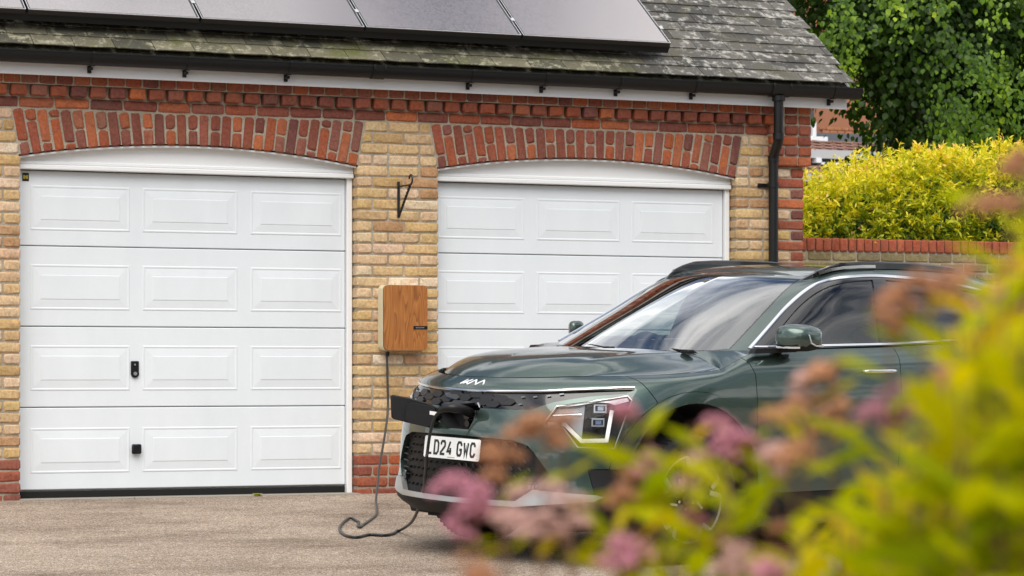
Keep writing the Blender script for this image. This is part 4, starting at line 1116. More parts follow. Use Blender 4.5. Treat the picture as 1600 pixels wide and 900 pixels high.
def stencil(bm, lay, poly, prj, pid, sg=1, only=None):
    A, B_, flt = PRJ[prj]
    if prj == 'D': A = Vector((-.70711, .70711*sg, 0))
    xs_ = [p[0] for p in poly]; ys_ = [p[1] for p in poly]; m = .03
    def uv(c): return c.dot(A), c.dot(B_)
    cand = []
    for f in bm.faces:
        c = f.calc_center_median(); a, b_ = uv(c)
        if min(xs_)-m < a < max(xs_)+m and min(ys_)-m < b_ < max(ys_)+m and flt(c, f.normal, sg): cand.append(f)
    n = len(poly)
    for i in range(n):
        p = Vector(poly[i]); q = Vector(poly[(i+1) % n]); d = (q-p)
        if d.length < 1e-6: continue
        n2 = Vector((d.y, -d.x)).normalized(); pn = A*n2.x + B_*n2.y; po = A*p.x + B_*p.y
        x0, x1 = min(p.x, q.x)-.022, max(p.x, q.x)+.022; y0, y1 = min(p.y, q.y)-.022, max(p.y, q.y)+.022
        sub = []
        for f in cand:
            if not f.is_valid: continue
            us = [uv(v.co) for v in f.verts]
            if max(a for a, _ in us) < x0 or min(a for a, _ in us) > x1 or max(b_ for _, b_ in us) < y0 or min(b_ for _, b_ in us) > y1: continue
            sub.append(f)
        if not sub: continue
        es = {e for f in sub for e in f.edges}; vs = {v for f in sub for v in f.verts}
        ss = set(sub)
        ret = bmesh.ops.bisect_plane(bm, geom=list(vs)+list(es)+sub, dist=2e-4, plane_co=po, plane_no=pn)
        cand = [f for f in cand if f.is_valid and f not in ss] + [g for g in ret['geom'] if isinstance(g, bmesh.types.BMFace) and g.is_valid]
        cand = list(dict.fromkeys(cand))
    def inside(x, y):
        c = False; j = n-1
        for i in range(n):
            xi, yi = poly[i]; xj, yj = poly[j]
            if (yi > y) != (yj > y) and x < (xj-xi)*(y-yi)/(yj-yi)+xi: c = not c
            j = i
        return c
    bm.normal_update()
    for f in cand:
        if not f.is_valid: continue
        c = f.calc_center_median()
        if flt(c, f.normal, sg) and inside(*uv(c)) and (only is None or f[lay] in only): f[lay] = pid
def take(bm, lay, pid, surf, name, mat, parent=car, gap=.0022, lip=.014, off=0., yside=0):
    """each connected piece becomes an object of its own"""
    seen = set(); out = []
    for f in bm.faces:
        if f[lay] != pid or f in seen: continue
        if yside and f.calc_center_median().y*yside < 0: continue
        comp = []; stack = [f]; seen.add(f)
        while stack:
            g = stack.pop(); comp.append(g)
            for e in g.edges:
                for h in e.link_faces:
                    if h not in seen and h[lay] == pid and not (yside and h.calc_center_median().y*yside < 0): seen.add(h); stack.append(h)
        if sum(g.calc_area() for g in comp) > 8e-4: out.append(comp)
    obs = [take1(comp, surf, name, mat, parent, gap, lip, off) for comp in sorted(out, key=len, reverse=True)]
    return obs[0] if obs else None
def take1(comp, surf, name, mat, parent, gap, lip, off):
    """cut out the faces with one id as an object of its own: shut-line gap, folded edge, smooth normals"""
    nb = bmesh.new(); mp = {}
    for f in comp:
        vs = []
        for v in f.verts:
            if v not in mp: mp[v] = nb.verts.new(v.co)
            vs.append(mp[v])
        try: nb.faces.new(vs)
        except ValueError: pass
    if not nb.faces: nb.free(); return None
    bmesh.ops.remove_doubles(nb, verts=nb.verts, dist=3e-4)
    bmesh.ops.dissolve_degenerate(nb, edges=nb.edges, dist=2e-4)
    nb.normal_update()
    if gap > 0:
        r_ = bmesh.ops.inset_region(nb, faces=nb.faces[:], thickness=gap, use_boundary=True, use_even_offset=False)
        bmesh.ops.delete(nb, geom=r_['faces'], context='FACES')
    if off:
        for v in nb.verts: v.co += surf.normal(v.co)*off
    nsurf = set(nb.faces)
    for f in nb.faces: f.tag = True
    if lip:
        be = [e for e in nb.edges if e.is_boundary]
        r_ = bmesh.ops.extrude_edge_only(nb, edges=be)
        for g in r_['geom']:
            if isinstance(g, bmesh.types.BMVert): g.co -= surf.normal(g.co)*lip
            if isinstance(g, bmesh.types.BMFace): g.tag = False
    nb.normal_update(); nb.verts.index_update()
    cache = {}
    norms = []
    for f in nb.faces:
        for lp_ in f.loops:
            if f.tag:
                k = lp_.vert.index
                if k not in cache: cache[k] = surf.normal(lp_.vert.co)
                norms.append(cache[k])
            else: norms.append(f.normal.copy())
    me = bpy.data.meshes.new(name); nb.to_mesh(me); nb.free(); me.materials.append(mat)
    me.polygons.foreach_set('use_smooth', [True]*len(me.polygons))
    me.normals_split_custom_set([tuple(x) for x in norms]); me.update()
    return link(name, me, parent)
def circ(cx, cy, r, n=40, sx=1): return [(cx + r*math.cos(2*math.pi*k/n)*sx, cy + r*math.sin(2*math.pi*k/n)) for k in range(n)]
def sym(h): return [(-a, b) for a, b in h[::-1] if a > 1e-6] + h
# ---- lower body
bm, lay = SB.work()
BODY, BUMP, UPG, PORT, LOWG, LIP_, CLAD, HEAD, FD, RD, HOLE, TRIM, RLAMP = range(13)
for sg in (1, -1):
    stencil(bm, lay, [(-.2,1.0),(.578,1.0),(.580,.962),(.660,.800),(.70,.70),(.70,.10),(-.2,.10)], 'S', BUMP, sg)
for f in bm.faces:
    if f.calc_center_median().x > -.30: f[lay] = BUMP
for sg in (1, -1):
    stencil(bm, lay, [(1.262,1.12),(1.270,1.05),(1.316,.966),(1.322,.80),(1.318,.345),(2.425,.345),(2.44,.7),(2.441,1.12)], 'S', FD, sg)
    stencil(bm, lay, [(2.441,1.2),(2.44,.7),(2.425,.345),(3.05,.345),(3.10,.55),(3.20,.80),(3.33,.98),(3.36,1.2)], 'S', RD, sg)
    for cx in (.880, 3.60):
        stencil(bm, lay, circ(cx, .365, .522), 'S', TRIM, sg, only=(BODY, BUMP, FD, RD) if cx < 2 else (BODY, RD))
        stencil(bm, lay, circ(cx, .365, .462), 'S', HOLE, sg)
        stencil(bm, lay, [(cx-.45,.365),(cx+.45,.365),(cx+.45,.1),(cx-.45,.1)], 'S', HOLE, sg)
    stencil(bm, lay, [(1.33,.345),(1.33,.10),(3.16,.10),(3.16,.345)], 'S', CLAD, sg, only=(BODY, FD, RD))
    stencil(bm, lay, [(.730,.500),(1.14,.507),(1.14,.1),(.80,.1),(.790,.30),(.762,.386)], 'D', CLAD, sg, only=(BUMP, BODY, TRIM))
    stencil(bm, lay, [(.503,.731),(.564,.813),(.775,.846),(.918,.869),(.940,.847),(.858,.606),(.676,.611),(.602,.706),(.514,.707)], 'D', HEAD, sg, only=(BUMP, BODY, TRIM))
    stencil(bm, lay, [(4.12,1.10),(4.6,1.10),(4.6,.80),(4.20,.86)], 'S', RLAMP, sg)
stencil(bm, lay, sym([(0,.868),(.20,.868),(.50,.879),(.70,.892),(.80,.898),(.785,.880),(.685,.864),(.567,.834),(.519,.812),(.48,.793),(.378,.789),(.21,.789),(0,.784)]), 'F', UPG, only=(BUMP, BODY))
stencil(bm, lay, sym([(0,.642),(.40,.634),(.490,.609),(.522,.578),(.60,.47),(.53,.392),(.45,.330),(0,.324)]), 'F', LOWG, only=(BUMP,))
stencil(bm, lay, sym([(0,.324),(.45,.330),(.53,.392),(.60,.388),(.775,.374),(.80,.362),(.772,.338),(.45,.300),(0,.297)]), 'F', LIP_, only=(BUMP,CLAD))
stencil(bm, lay, sym([(0,.297),(.45,.300),(.772,.338),(.80,.345),(.95,.35),(.95,.1),(0,.1)]), 'F', CLAD, only=(BUMP,))
stencil(bm, lay, [(-.150,.786),(.150,.815),(.172,.789),(.108,.677),(-.068,.677),(-.165,.745)], 'F', PORT)
body = take(bm, lay, BODY, SB, 'body', M_PAINT)
take(bm, lay, BUMP, SB, 'front_bumper', M_PAINT, lip=.03)
take(bm, lay, UPG, SB, 'upper_grille', M_GBLK, off=-.010, gap=0, lip=0)
take(bm, lay, LOWG, SB, 'lower_grille', M_MBLK, off=-.030, gap=0, lip=0)
take(bm, lay, LIP_, SB, 'skid_plate', M_SILV, off=.006, gap=.001, lip=.03)
take(bm, lay, CLAD, SB, 'lower_cladding', M_MBLK, off=-.004, gap=0.001, lip=.02)
for sg in (1, -1):
    t_ = take(bm, lay, TRIM, SB, 'wheel_arch_trim', M_PAINT, off=.007, gap=.001, lip=.03, yside=sg)
    for pid, nm in ((FD, 'front_door'), (RD, 'rear_door')):
        d_ = take(bm, lay, pid, SB, nm, M_PAINT, yside=sg)
        u0 = 2.134 if pid == FD else 2.98
        hv = SB.bvh.ray_cast(Vector((-(u0+.13), 1.5*sg, .976)), Vector((0,-sg,0)))[0].y
        q = MB(); K = 14
        P = []; pr = []
        for k in range(K+1):
            s_ = k/K; bow = math.sin(math.pi*s_)**.5*.030
            P.append(C_(u0 + .266*s_, hv + sg*(bow+.002), .977))
            rr_ = .0125*(.55+.45*math.sin(math.pi*s_)**.4); pr.append(rr_)
        q.tube(P, .012, 10, rs=pr); q.build('door_handle', M_CHR, d_, smooth=True)
        q = MB(); q.prism([(u0+.133+.09*math.cos(t), .966+.022*math.sin(t)) for t in [2*math.pi*k/20 for k in range(20)]], hv-.02*sg, hv+.0015*sg, lambda a,b,d: C_(a,d,b)); q.build('handle_recess', M_MBLK, d_, smooth=40)
    take(bm, lay, RLAMP, SB, 'rear_lamp', simple('red_lamp', (.25,.01,.01), .1), yside=sg)
# dark shell behind the gaps and openings
nb = bmesh.new(); mp = {}
for f in bm.faces:
    if f[lay] in (HOLE, PORT, HEAD): continue
    vs = []
    for v in f.verts:
        if v not in mp: mp[v] = nb.verts.new(v.co - SB.normal(v.co)*(.040 if f[lay] in (LOWG, UPG) else .022))
        vs.append(mp[v])
    try: nb.faces.new(vs)
    except ValueError: pass
me = bpy.data.meshes.new('inner_shell'); nb.to_mesh(me); nb.free(); me.materials.append(M_INT); link('inner_shell', me, car)
# ---- bonnet, cowl
bn, ln = SN.work()
take(bn, ln, 0, SN, 'bonnet', M_PAINT, gap=.0016, lip=.018)
bc, lc = SC.work()
for f in bc.faces:
    c = f.calc_center_median()
    if abs(c.y) < .56 and c.x > -1.30: f[lc] = 1
take(bc, lc, 0, SC, 'windscreen_base_panel', M_PAINT, gap=0, lip=0); take(bc, lc, 1, SC, 'cowl', M_MBLK, gap=0, lip=.01, off=-.004)
# ---- greenhouse
bg, lg = SG_.work()
SHELL, WSC, FRIT, DLO, FG, RG, QG, BKG = range(8)
wsp = sym([(0,1.079),(.40,1.082),(.60,1.088),(.672,1.098),(.628,1.19),(.585,1.28),(.545,1.37),(.503,1.462),(.36,1.470),(.18,1.475),(0,1.477)])
stencil(bg, lg, [(a*(1.014 if a > 0 else 1.32), (b-1.28)*1.028+1.28) for a, b in wsp], 'F', FRIT)  # far side widened over the pillar, its black standing in for shade
stencil(bg, lg, wsp, 'F', WSC)
def smooth2(P, a, b_, k=5):
    s_ = np.arange(a, b_+1); q_ = cubic(np.linspace(a, b_, (b_-a)*k+1), s_, np.array(P[a:b_+1])); return P[:a] + [tuple(x) for x in q_] + P[b_+1:]
dlo = [(1.412,1.098),(1.663,1.238),(1.91,1.378),(2.055,1.442),(2.18,1.472),(2.32,1.486),(2.486,1.492),(2.70,1.485),(2.922,1.470),(3.2,1.440),(3.45,1.395),(3.64,1.335),(3.70,1.29),(3.35,1.150),(2.892,1.131),(2.438,1.115),(1.909,1.108)]
dlo = smooth2(dlo, 0, 11)
fgl = [(1.62,1.120),(1.61,1.178),(1.70,1.232),(1.92,1.358),(2.06,1.420),(2.19,1.450),(2.32,1.464),(2.448,1.470),(2.40,1.38),(2.372,1.262),(2.345,1.128)]
fgl = smooth2(fgl, 2, 7, 4)
rgl = [(2.552,1.470),(2.70,1.463),(2.92,1.449),(3.10,1.430),(3.17,1.155),(2.90,1.146),(2.50,1.134)]
qgl = [(3.16,1.424),(3.40,1.385),(3.60,1.325),(3.62,1.29),(3.36,1.170),(3.22,1.160)]
for sg in (1, -1):
    stencil(bg, lg, dlo, 'S', DLO, sg); stencil(bg, lg, fgl, 'S', FG, sg); stencil(bg, lg, rgl, 'S', RG, sg); stencil(bg, lg, qgl, 'S', QG, sg)
for f in bg.faces:
    c = f.calc_center_median()
    if f[lg] == SHELL and c.x < -4.0 and abs(c.y) < .58 and c.z < 1.38: f[lg] = BKG
take(bg, lg, SHELL, SG_, 'pillars', M_PAINT, gap=.001, lip=.02)
nb = bmesh.new(); mp = {}
for f in bg.faces:
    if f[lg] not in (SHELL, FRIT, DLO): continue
    vs = []
    for v in f.verts:
        if v not in mp: mp[v] = nb.verts.new(v.co - SG_.normal(v.co)*.016)
        vs.append(mp[v])
    try: nb.faces.new(vs)
    except ValueError: pass
me = bpy.data.meshes.new('pillar_lining'); nb.to_mesh(me); nb.free(); me.materials.append(M_INT); link('pillar_lining', me, car)
take(bg, lg, WSC, SG_, 'windscreen', M_WS, gap=0, lip=0, off=-.002)
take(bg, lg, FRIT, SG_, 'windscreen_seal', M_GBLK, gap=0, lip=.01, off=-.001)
take(bg, lg, BKG, SG_, 'rear_window', M_PG, gap=.001, lip=0)
for sg in (1, -1):
    take(bg, lg, DLO, SG_, 'window_frame', M_GBLK, gap=.0, lip=.02, yside=sg)
    take(bg, lg, FG, SG_, 'front_side_window', M_SG, gap=0, lip=0, off=-.006, yside=sg)
    take(bg, lg, RG, SG_, 'rear_side_window', M_PG, gap=0, lip=0, off=-.006, yside=sg)
    take(bg, lg, QG, SG_, 'quarter_window', M_PG, gap=0, lip=0, off=-.006, yside=sg)
br_, lr = SR.work(); take(br_, lr, 0, SR, 'roof', M_PAINT, gap=.0, lip=.01)
def on_side(u, w, sg, surf=SG_, off=0.):
    h = surf.bvh.ray_cast(Vector((-u, 1.6*sg, w)), Vector((0,-sg,0)))
    if h[0] is None: h = surf.bvh.find_nearest(Vector((-u, .8*sg, w)))
    p = h[0]; n_ = surf.normal(p); return p + n_*off, n_
def dense(pts, st=.04):
    o = []
    for a, b_ in zip(pts[:-1], pts[1:]):
        k = max(1, int(math.dist(a, b_)/st)); o += [tuple(a[i]+(b_[i]-a[i])*j/k for i in range(len(a))) for j in range(k)]
    return o + [pts[-1]]
for sg in (1, -1):
    top = dense(dlo[0:57]); P, U = [], []
    for u, w_ in top: p, n_ = on_side(u, w_, sg, off=.002); P.append(p); U.append(n_)
    hw = .011
    q = MB(); q.sweep(P, [(-hw,-.004),(-hw,.002),(-hw*.6,.005),(hw*.6,.005),(hw,.002),(hw,-.004)], U); q.build('chrome_window_strip', M_CHR, car, smooth=30)
    P, U = [], []
    for u, w_ in dense([(1.44,1.106),(1.909,1.115),(2.438,1.121),(2.892,1.138),(3.35,1.157)]): p, n_ = on_side(u, w_, sg, off=.003); P.append(p); U.append(n_)
    q = MB(); hw = .0055; q.sweep(P, [(-hw,-.004),(-hw,.004),(hw,.004),(hw,-.004)], U); q.build('chrome_belt_strip', M_CHR, car, smooth=30)
    # roof rail
    rp = [(2.02,.520,1.468),(2.06,.540,1.490),(2.12,.556,1.515),(2.20,.566,1.536),(2.30,.572,1.549),(2.45,.577,1.557),(2.65,.580,1.560),(2.9,.578,1.557),(3.2,.566,1.541),(3.40,.547,1.510),(3.54,.53,1.480)]
    rp = dense(rp, .05); q = MB()
    V = []
    for ii, (a, b_, c) in enumerate(rp):
        tf = .15 + .85*min(1, ii/5, (len(rp)-1-ii)/5); c = c - .014*(1-tf)
        zb_ = SG_.bvh.find_nearest(Vector(C_(a, b_*sg, c-.03)))[0].z - .004
        zb_ = min(zb_, c-.012)
        V += [C_(a, (b_+e)*sg, z_) for e, z_ in ((-.015*tf, zb_), (-.015*tf, c+.006*tf), (-.009*tf, c+.012*tf), (.009*tf, c+.012*tf), (.016*tf, c+.004*tf), (.018*tf, zb_))]
    m6 = len(rp); q.add(V, [(6*i+k, 6*i+(k+1)%6, 6*i+6+(k+1)%6, 6*i+6+k) for i in range(m6-1) for k in range(6)] + [tuple(range(6)), tuple(6*(m6-1)+k for k in range(6))]); q.build('roof_rail', M_GBLK, car, smooth=35)
    q = MB(); q.sweep([C_(a, (b_+.017)*sg, c-.012) for a, b_, c in rp[2:11]], [(-.003,-.010),(-.004,.006),(.004,.006),(.004,-.010)], (0,0,1)); q.build('rail_accent', M_CHR, car, smooth=35)
    # door mirror
    ms = MB(); K = 18; H_ = 12; V = []; F = []
    for j in range(H_+1):
        s_ = j/H_; v = (.865 + (.185 if sg > 0 else .09)*s_)
        e = math.sin(math.pi*min(1, max(0.0, (s_*.97+.015))))**.28
        hu = (.134 if sg > 0 else .06)*e*(1-.20*s_); hw = (.076 if sg > 0 else .05)*e*(1-.10*s_) ; cu = (1.560 if sg > 0 else 1.66)+.035*s_; cw = 1.163 - .004*s_
        for k in range(K):
            t = 2*math.pi*k/K; ct, st_ = math.cos(t), math.sin(t)
            V.append(C_(cu + hu*math.copysign(abs(ct)**.6, ct), v*sg, cw + hw*math.copysign(abs(st_)**.6, st_)))
    for j in range(H_):
        for k in range(K): F.append((j*K+k, j*K+(k+1)%K, (j+1)*K+(k+1)%K, (j+1)*K+k))
    F += [tuple(range(K)), tuple(H_*K+k for k in range(K))]
    Fu = [f for f in F if len(f) > 4 or sum(V[i][2] for i in f)/4 > 1.122]; Fl = [f for f in F if f not in Fu]
    ms.add(V, Fu); mo = ms.build('door_mirror', M_PAINT, car, smooth=50)
    q = MB(); q.add(V, Fl); dz = 0 if sg > 0 else -.032
    q.bbox(-1.575, -1.50, .845*sg-.07, .845*sg+.06, 1.088+dz, 1.112+dz, .006)
    q.prism([(1.30,1.078+dz),(1.32,1.104+dz),(1.50,1.108+dz),(1.62,1.108+dz),(1.62,1.084+dz)], .855*sg, .895*sg, lambda a,b,d: C_(a,d,b))
    q.build('mirror_base', M_MBLK, mo, smooth=40)
    if sg < 0: continue
    q = MB(); q.sweep([C_(1.462, .90*sg, 1.112), C_(1.475, .99*sg, 1.111), C_(1.50, 1.035*sg, 1.112)], [(-.003,-.005),(-.003,.005),(.003,.005),(.003,-.005)], (0,0,1)); q.build('mirror_trim', M_CHR, mo)
    if sg < 0: continue
    q = MB(); q.sweep([C_(1.560, 1.030, 1.203), C_(1.552, 1.045, 1.175), C_(1.566, 1.050, 1.135), C_(1.60, 1.052, 1.122), C_(1.655, 1.050, 1.121)], [(-.004,-.006),(-.004,.006),(.004,.006),(.004,-.006)], (0,1*sg,0)); q.build('indicator_strip', simple('clear_indicator', (.55,.56,.56), .15, .5), mo)
# ---- lights
def diag(s_, w_, sg, off=0., surf=SB):
    d_ = Vector((-.70711, -.70711*sg, 0))   # looking inwards from the front corner
    A = Vector((-.70711, .70711*sg, 0)); o = A*s_ + Vector((0,0,w_)) - d_*3
    h = surf.bvh.ray_cast(o, d_)
    p = h[0] if h[0] is not None else o + d_*2.6
    return p + d_*(-off)
def dpoly(mb, pts, sg, o0, o1, m=0):
    """prism of a diagonal-view polygon from depth o0 (front) to o1 (back, inside)"""
    n = len(pts); V = [diag(a, b_, sg, o0) for a, b_ in pts] + [diag(a, b_, sg, o1) for a, b_ in pts]
    mb.add(V, [tuple(range(n)), tuple(range(2*n-1, n-1, -1))] + [(i, n+i, n+(i+1)%n, (i+1)%n) for i in range(n)], m)
def strip(pts, hw):
    """thick polyline -> list of quads"""
    o = []; P = [Vector(p) for p in pts]; L = []
    for i, p in enumerate(P):
        d0 = (P[i]-P[i-1]).normalized() if i else (P[1]-P[0]).normalized(); d1 = (P[i+1]-P[i]).normalized() if i < len(P)-1 else d0
        b_ = (d0+d1).normalized(); n_ = Vector((-b_.y, b_.x)); k = hw/max(.4, n_.dot(Vector((-d0.y, d0.x)))); L.append((p+n_*k, p-n_*k))
    return [[tuple(L[i][0]), tuple(L[i+1][0]), tuple(L[i+1][1]), tuple(L[i][1])] for i in range(len(L)-1)]
M_DRL = simple('white_light_guide', (.95,.95,.95), .3)
M_REFL = simple('lamp_reflector', (.20,.215,.23), .5, .8)
HO = [(.503,.731),(.564,.813),(.775,.846),(.918,.869),(.940,.847),(.858,.606),(.676,.611),(.602,.706),(.514,.707)]
for sg in (1, -1):
    lens = take(bm, lay, HEAD, SB, 'headlight', M_LENS, gap=.0015, lip=0, off=.0, yside=sg)
    q = MB(); n = len(HO); V = [diag(a, b_, sg, -.002) for a, b_ in HO] + [diag(a*.97+.022, b_*.97+.022, sg, -.060) for a, b_ in HO]
    q.add(V, [tuple(range(2*n-1, n-1, -1))] + [(i, n+i, n+(i+1)%n, (i+1)%n) for i in range(n)]); q.build('lamp_housing', M_INT, lens)
    q = MB()
    for s4 in strip(HO + [HO[0], HO[1]], .0032): dpoly(q, s4, sg, .002, -.012)
    q.build('lamp_surround', M_SILV, lens)
    q = MB(); dpoly(q, [(.525,.738),(.571,.803),(.706,.829),(.694,.655),(.622,.728)], sg, -.030, -.040); q.build('inner_reflector', M_REFL, lens)
    q = MB(); dpoly(q, [(.570,.806),(.67,.828),(.823,.842),(.917,.858),(.926,.842),(.856,.822),(.827,.832),(.766,.835),(.67,.818)], sg, -.008, -.020); q.build('silver_brow', simple('grey_silver_trim', (.34,.35,.37), .4, .6), lens)
    q = MB()
    for s4 in strip([(.521,.7225),(.609,.7225),(.694,.642),(.819,.646),(.842,.796)], .0095): dpoly(q, s4, sg, -.004, -.020)
    q.build('daytime_light', M_DRL, lens)
    q = MB()
    for s4 in strip([(.535,.765),(.690,.774)], .0022): dpoly(q, s4, sg, -.024, -.029)
    for s4 in strip([(.700,.660),(.785,.662)], .0018): dpoly(q, s4, sg, -.024, -.029)
    q.build('reflector_bar', M_CHR, lens)
    for (a0, b0) in ((.754,.786), (.745,.717)):
        q = MB(); a1, b1 = a0+.057, b0+.035
        for s4 in strip([(a0,b0),(a1,b0),(a1,b1),(a0,b1),(a0,b0),(a1,b0)], .0035): dpoly(q, s4, sg, -.022, -.045)
        pj = q.build('projector_frame', M_REFL, lens)
        q = MB(); dpoly(q, [(a0+.016,b0+.007),(a1-.012,b0+.007),(a1-.012,b1-.007),(a0+.016,b1-.007)], sg, -.028, -.036); q.build('projector_lens', simple('blue_lens', (.06,.10,.20), .12, .0, coat=.4), pj)
# chrome strip under the bonnet edge
def front(v, w_, off=0., surf=SB):
    h = surf.bvh.ray_cast(Vector((1.5, v, w_)), Vector((-1,0,0)))
    if h[0] is None: h = surf.bvh.find_nearest(Vector((0, v, w_)))
    return h[0] + surf.normal(h[0])*off, surf.normal(h[0])
P, U = [], []; K = 56
for k in range(K+1):
    v = -.795 + 1.59*k/K; w_ = np.interp(abs(v), [0,.2,.5,.68,.77,.8], [.872,.8735,.884,.899,.908,.909])
    p, n_ = front(v, w_, .001); P.append(p); U.append(n_)
q = MB(); q.sweep(P, [(-.0065,-.006),(-.0065,.003),(-.003,.006),(.003,.006),(.0065,.003),(.0065,-.006)], U); q.build('chrome_nose_strip', M_CHR, car, smooth=35)
# grille pieces
def fprism(mb, pts, d0, d1):
    n = len(pts); V = []
    for d_ in (d0, d1):
        for a, b_ in pts: p, n_ = front(a, b_); V.append(p + n_*d_)
    mb.add(V, [tuple(range(n)), tuple(range(2*n-1, n-1, -1))] + [(i, n+i, n+(i+1)%n, (i+1)%n) for i in range(n)])
def hexa(mb, v, w_, a, h, d0=-.012, d1=.000): fprism(mb, [(v-a, w_), (v-a*.55, w_+h), (v+a*.55, w_+h), (v+a, w_), (v+a*.55, w_-h), (v-a*.55, w_-h)], d0, d1)
for v, w_ in ((-.46,.828),(-.38,.806),(-.36,.846),(-.28,.828),(-.20,.846),(-.20,.806),(.04,.838),(.12,.855),(.20,.842),(.245,.812),(.285,.840),(.165,.818),(.33,.826),(-.11,.826),(-.03,.852)):
    q = MB(); hexa(q, v, w_, .050, .0165); q.build('grille_piece', M_HEX, car)
q = MB(); hexa(q, -.055, .835, .062, .0135, -.008, .003); pb = q.build('radar_badge', M_GBLK, car)
q = MB()
for v, w_ in ((.41,.852),(.41,.815),(.47,.855),(.53,.862),(.58,.872),(-.52,.855),(-.57,.86)):
    fprism(q, [(v-.011,w_+.003),(v+.005,w_+.006),(v+.011,w_),(v-.005,w_-.004)], -.010, -.002)
o = q.build('grille_dashes', simple('silver_grille_dash', (.15,.155,.16), .3, .7), car); o['kind'] = 'stuff'
q = MB(); rg = random.Random(4)
for r_ in range(7):
    w_ = .61 - r_*.040
    for k in range(-9, 10):
        v = k*.052 + (.026 if r_ % 2 else 0)
        if abs(v) > .48 + r_*.01 or (w_ > .50 and abs(v) < .28): continue
        a = .011; sgn = 1 if v > 0 else -1
        fprism(q, [(v-a, w_+.006*sgn),(v-a*.2, w_+.006*sgn+.004),(v+a, w_-.006*sgn),(v+a*.2, w_-.006*sgn-.004)], -.032, -.020)
o = q.build('lower_grille_dashes', simple('lower_grille_dash', (.05,.052,.055), .35, .5), car); o['kind'] = 'stuff'
for k in range(5):
    w_ = .545 - k*.034; q = MB()
    for sg in (-1,): fprism(q, [(sg*.575 + .004*k, w_),(sg*.575+.004*k, w_+.006),(sg*.485+.004*k, w_+.006),(sg*.47+.004*k, w_)], -.034, -.012)
    q.build('grille_slat', M_HEX, car)
# foglamp plaque low in the grille
for sg in (1, -1):
    q = MB(); fprism(q, [(sg*.49,.385),(sg*.575,.395),(sg*.575,.432),(sg*.49,.425)], -.030, -.010); fo = q.build('fog_lamp', M_GBLK, car)
    q = MB()
    for k in range(4): fprism(q, [(sg*(.500+k*.018),.396),(sg*(.511+k*.018),.396),(sg*(.511+k*.018),.416),(sg*(.500+k*.018),.414)], -.011, -.007)
    q.build('lamp_elements', M_REFL, fo)
# number plate
PLC, PLW = (0.006, .572), .52
plate = None
pn = Vector((math.cos(R(6)), 0, math.sin(R(6)))); pu = Vector((-math.sin(R(6)), 0, math.cos(R(6)))); pr_ = Vector((0,1,0))
pc = Vector((.010, .034, .575))
def PL_(a, b_, d_): return pc + pr_*a + pu*b_ + pn*d_
q = MB(); q.prism(rrect(-.225, .225, -.0565, .0565, .008, 4), -.03, 0, PL_); q.build('plate_holder', M_MBLK, car)
q = MB(); q.prism(rrect(-.223, .223, -.0555, .0555, .010, 4), 0, .003, PL_); plate = q.build('number_plate', simple('white_reflective_plate', (.80,.81,.80), .35, coat=.4), car)
SW_ = .013
GL = {'L': [[(0,1),(0,0),(1,0)]], 'D': [[(0,0),(0,1),(.68,1),(1,.80),(1,.20),(.68,0),(0,0),(0,.2)]],
      '2': [[(0,.72),(0,.86),(.2,1),(.8,1),(1,.86),(1,.62),(0,.12),(0,0),(1,0)]], '4': [[(1,.24),(0,.24),(.62,1)], [(.72,.52),(.72,0)]],
      'G': [[(1,.74),(1,.84),(.78,1),(.22,1),(0,.82),(0,.18),(.22,0),(.78,0),(1,.16),(1,.44),(.55,.44)]],
      'W': [[(0,1),(.2,0),(.5,.62),(.8,0),(1,1)]], 'C': [[(1,.74),(1,.84),(.78,1),(.22,1),(0,.82),(0,.18),(.22,0),(.78,0),(1,.16),(1,.26)]]}
M_INK = simple('black_plate_lettering', (.008,.008,.008), .4)
def glyphs(text, x0, cw, gapw, chh, hw, put_):
    x = x0
    for ch_ in text:
        if ch_ == ' ': x += gapw; continue
        for pl in GL[ch_]:
            pts = [(x + hw + a*(cw-2*hw), -chh/2 + hw + b_*(chh-2*hw)) for a, b_ in pl]
            for s4 in strip(pts, hw): put_(s4)
        x += cw + .0095
q = MB(); lv = [0]
def put_(s4):
    lv[0] += 1; q.prism(s4, .003, .0038 + .00002*lv[0], PL_)
glyphs('LD24 GWC', -.198, .0435, .026, .079, .0062, put_); q.build('registration_lettering', M_INK, plate)
q = MB(); q.prism([(-.03,-.049),(.03,-.049),(.03,-.045),(-.03,-.045)], .003, .0035, PL_); q.prism([(.20,-.048),(.235,-.048),(.235,-.046),(.20,-.046)], .003, .0035, PL_); q.build('maker_line', simple('grey_print', (.25,.25,.25), .5), plate)
# nose badge
q = MB(); lg0 = .062; bw, bh = .175, .0115
def badge_pt(a, b_): return (lg0 + (a-.5)*bw, .9135 + (b_-.5)*bh*2)
for st_ in ([(.0,.02),(.18,.98)], [(.10,.10),(.40,.98)], [(.20,.48),(.34,.02)], [(.34,.02),(.56,.98)], [(.56,.98),(.68,.02)], [(.68,.02),(.88,.98)], [(.88,.98),(.99,.10)]):
    for s4 in strip([badge_pt(a, b_) for a, b_ in st_], .0034): fprism(q, s4, -.002, .0035)
q.build('nose_emblem', simple('bright_emblem', (.85,.86,.88), .2, .3), car)
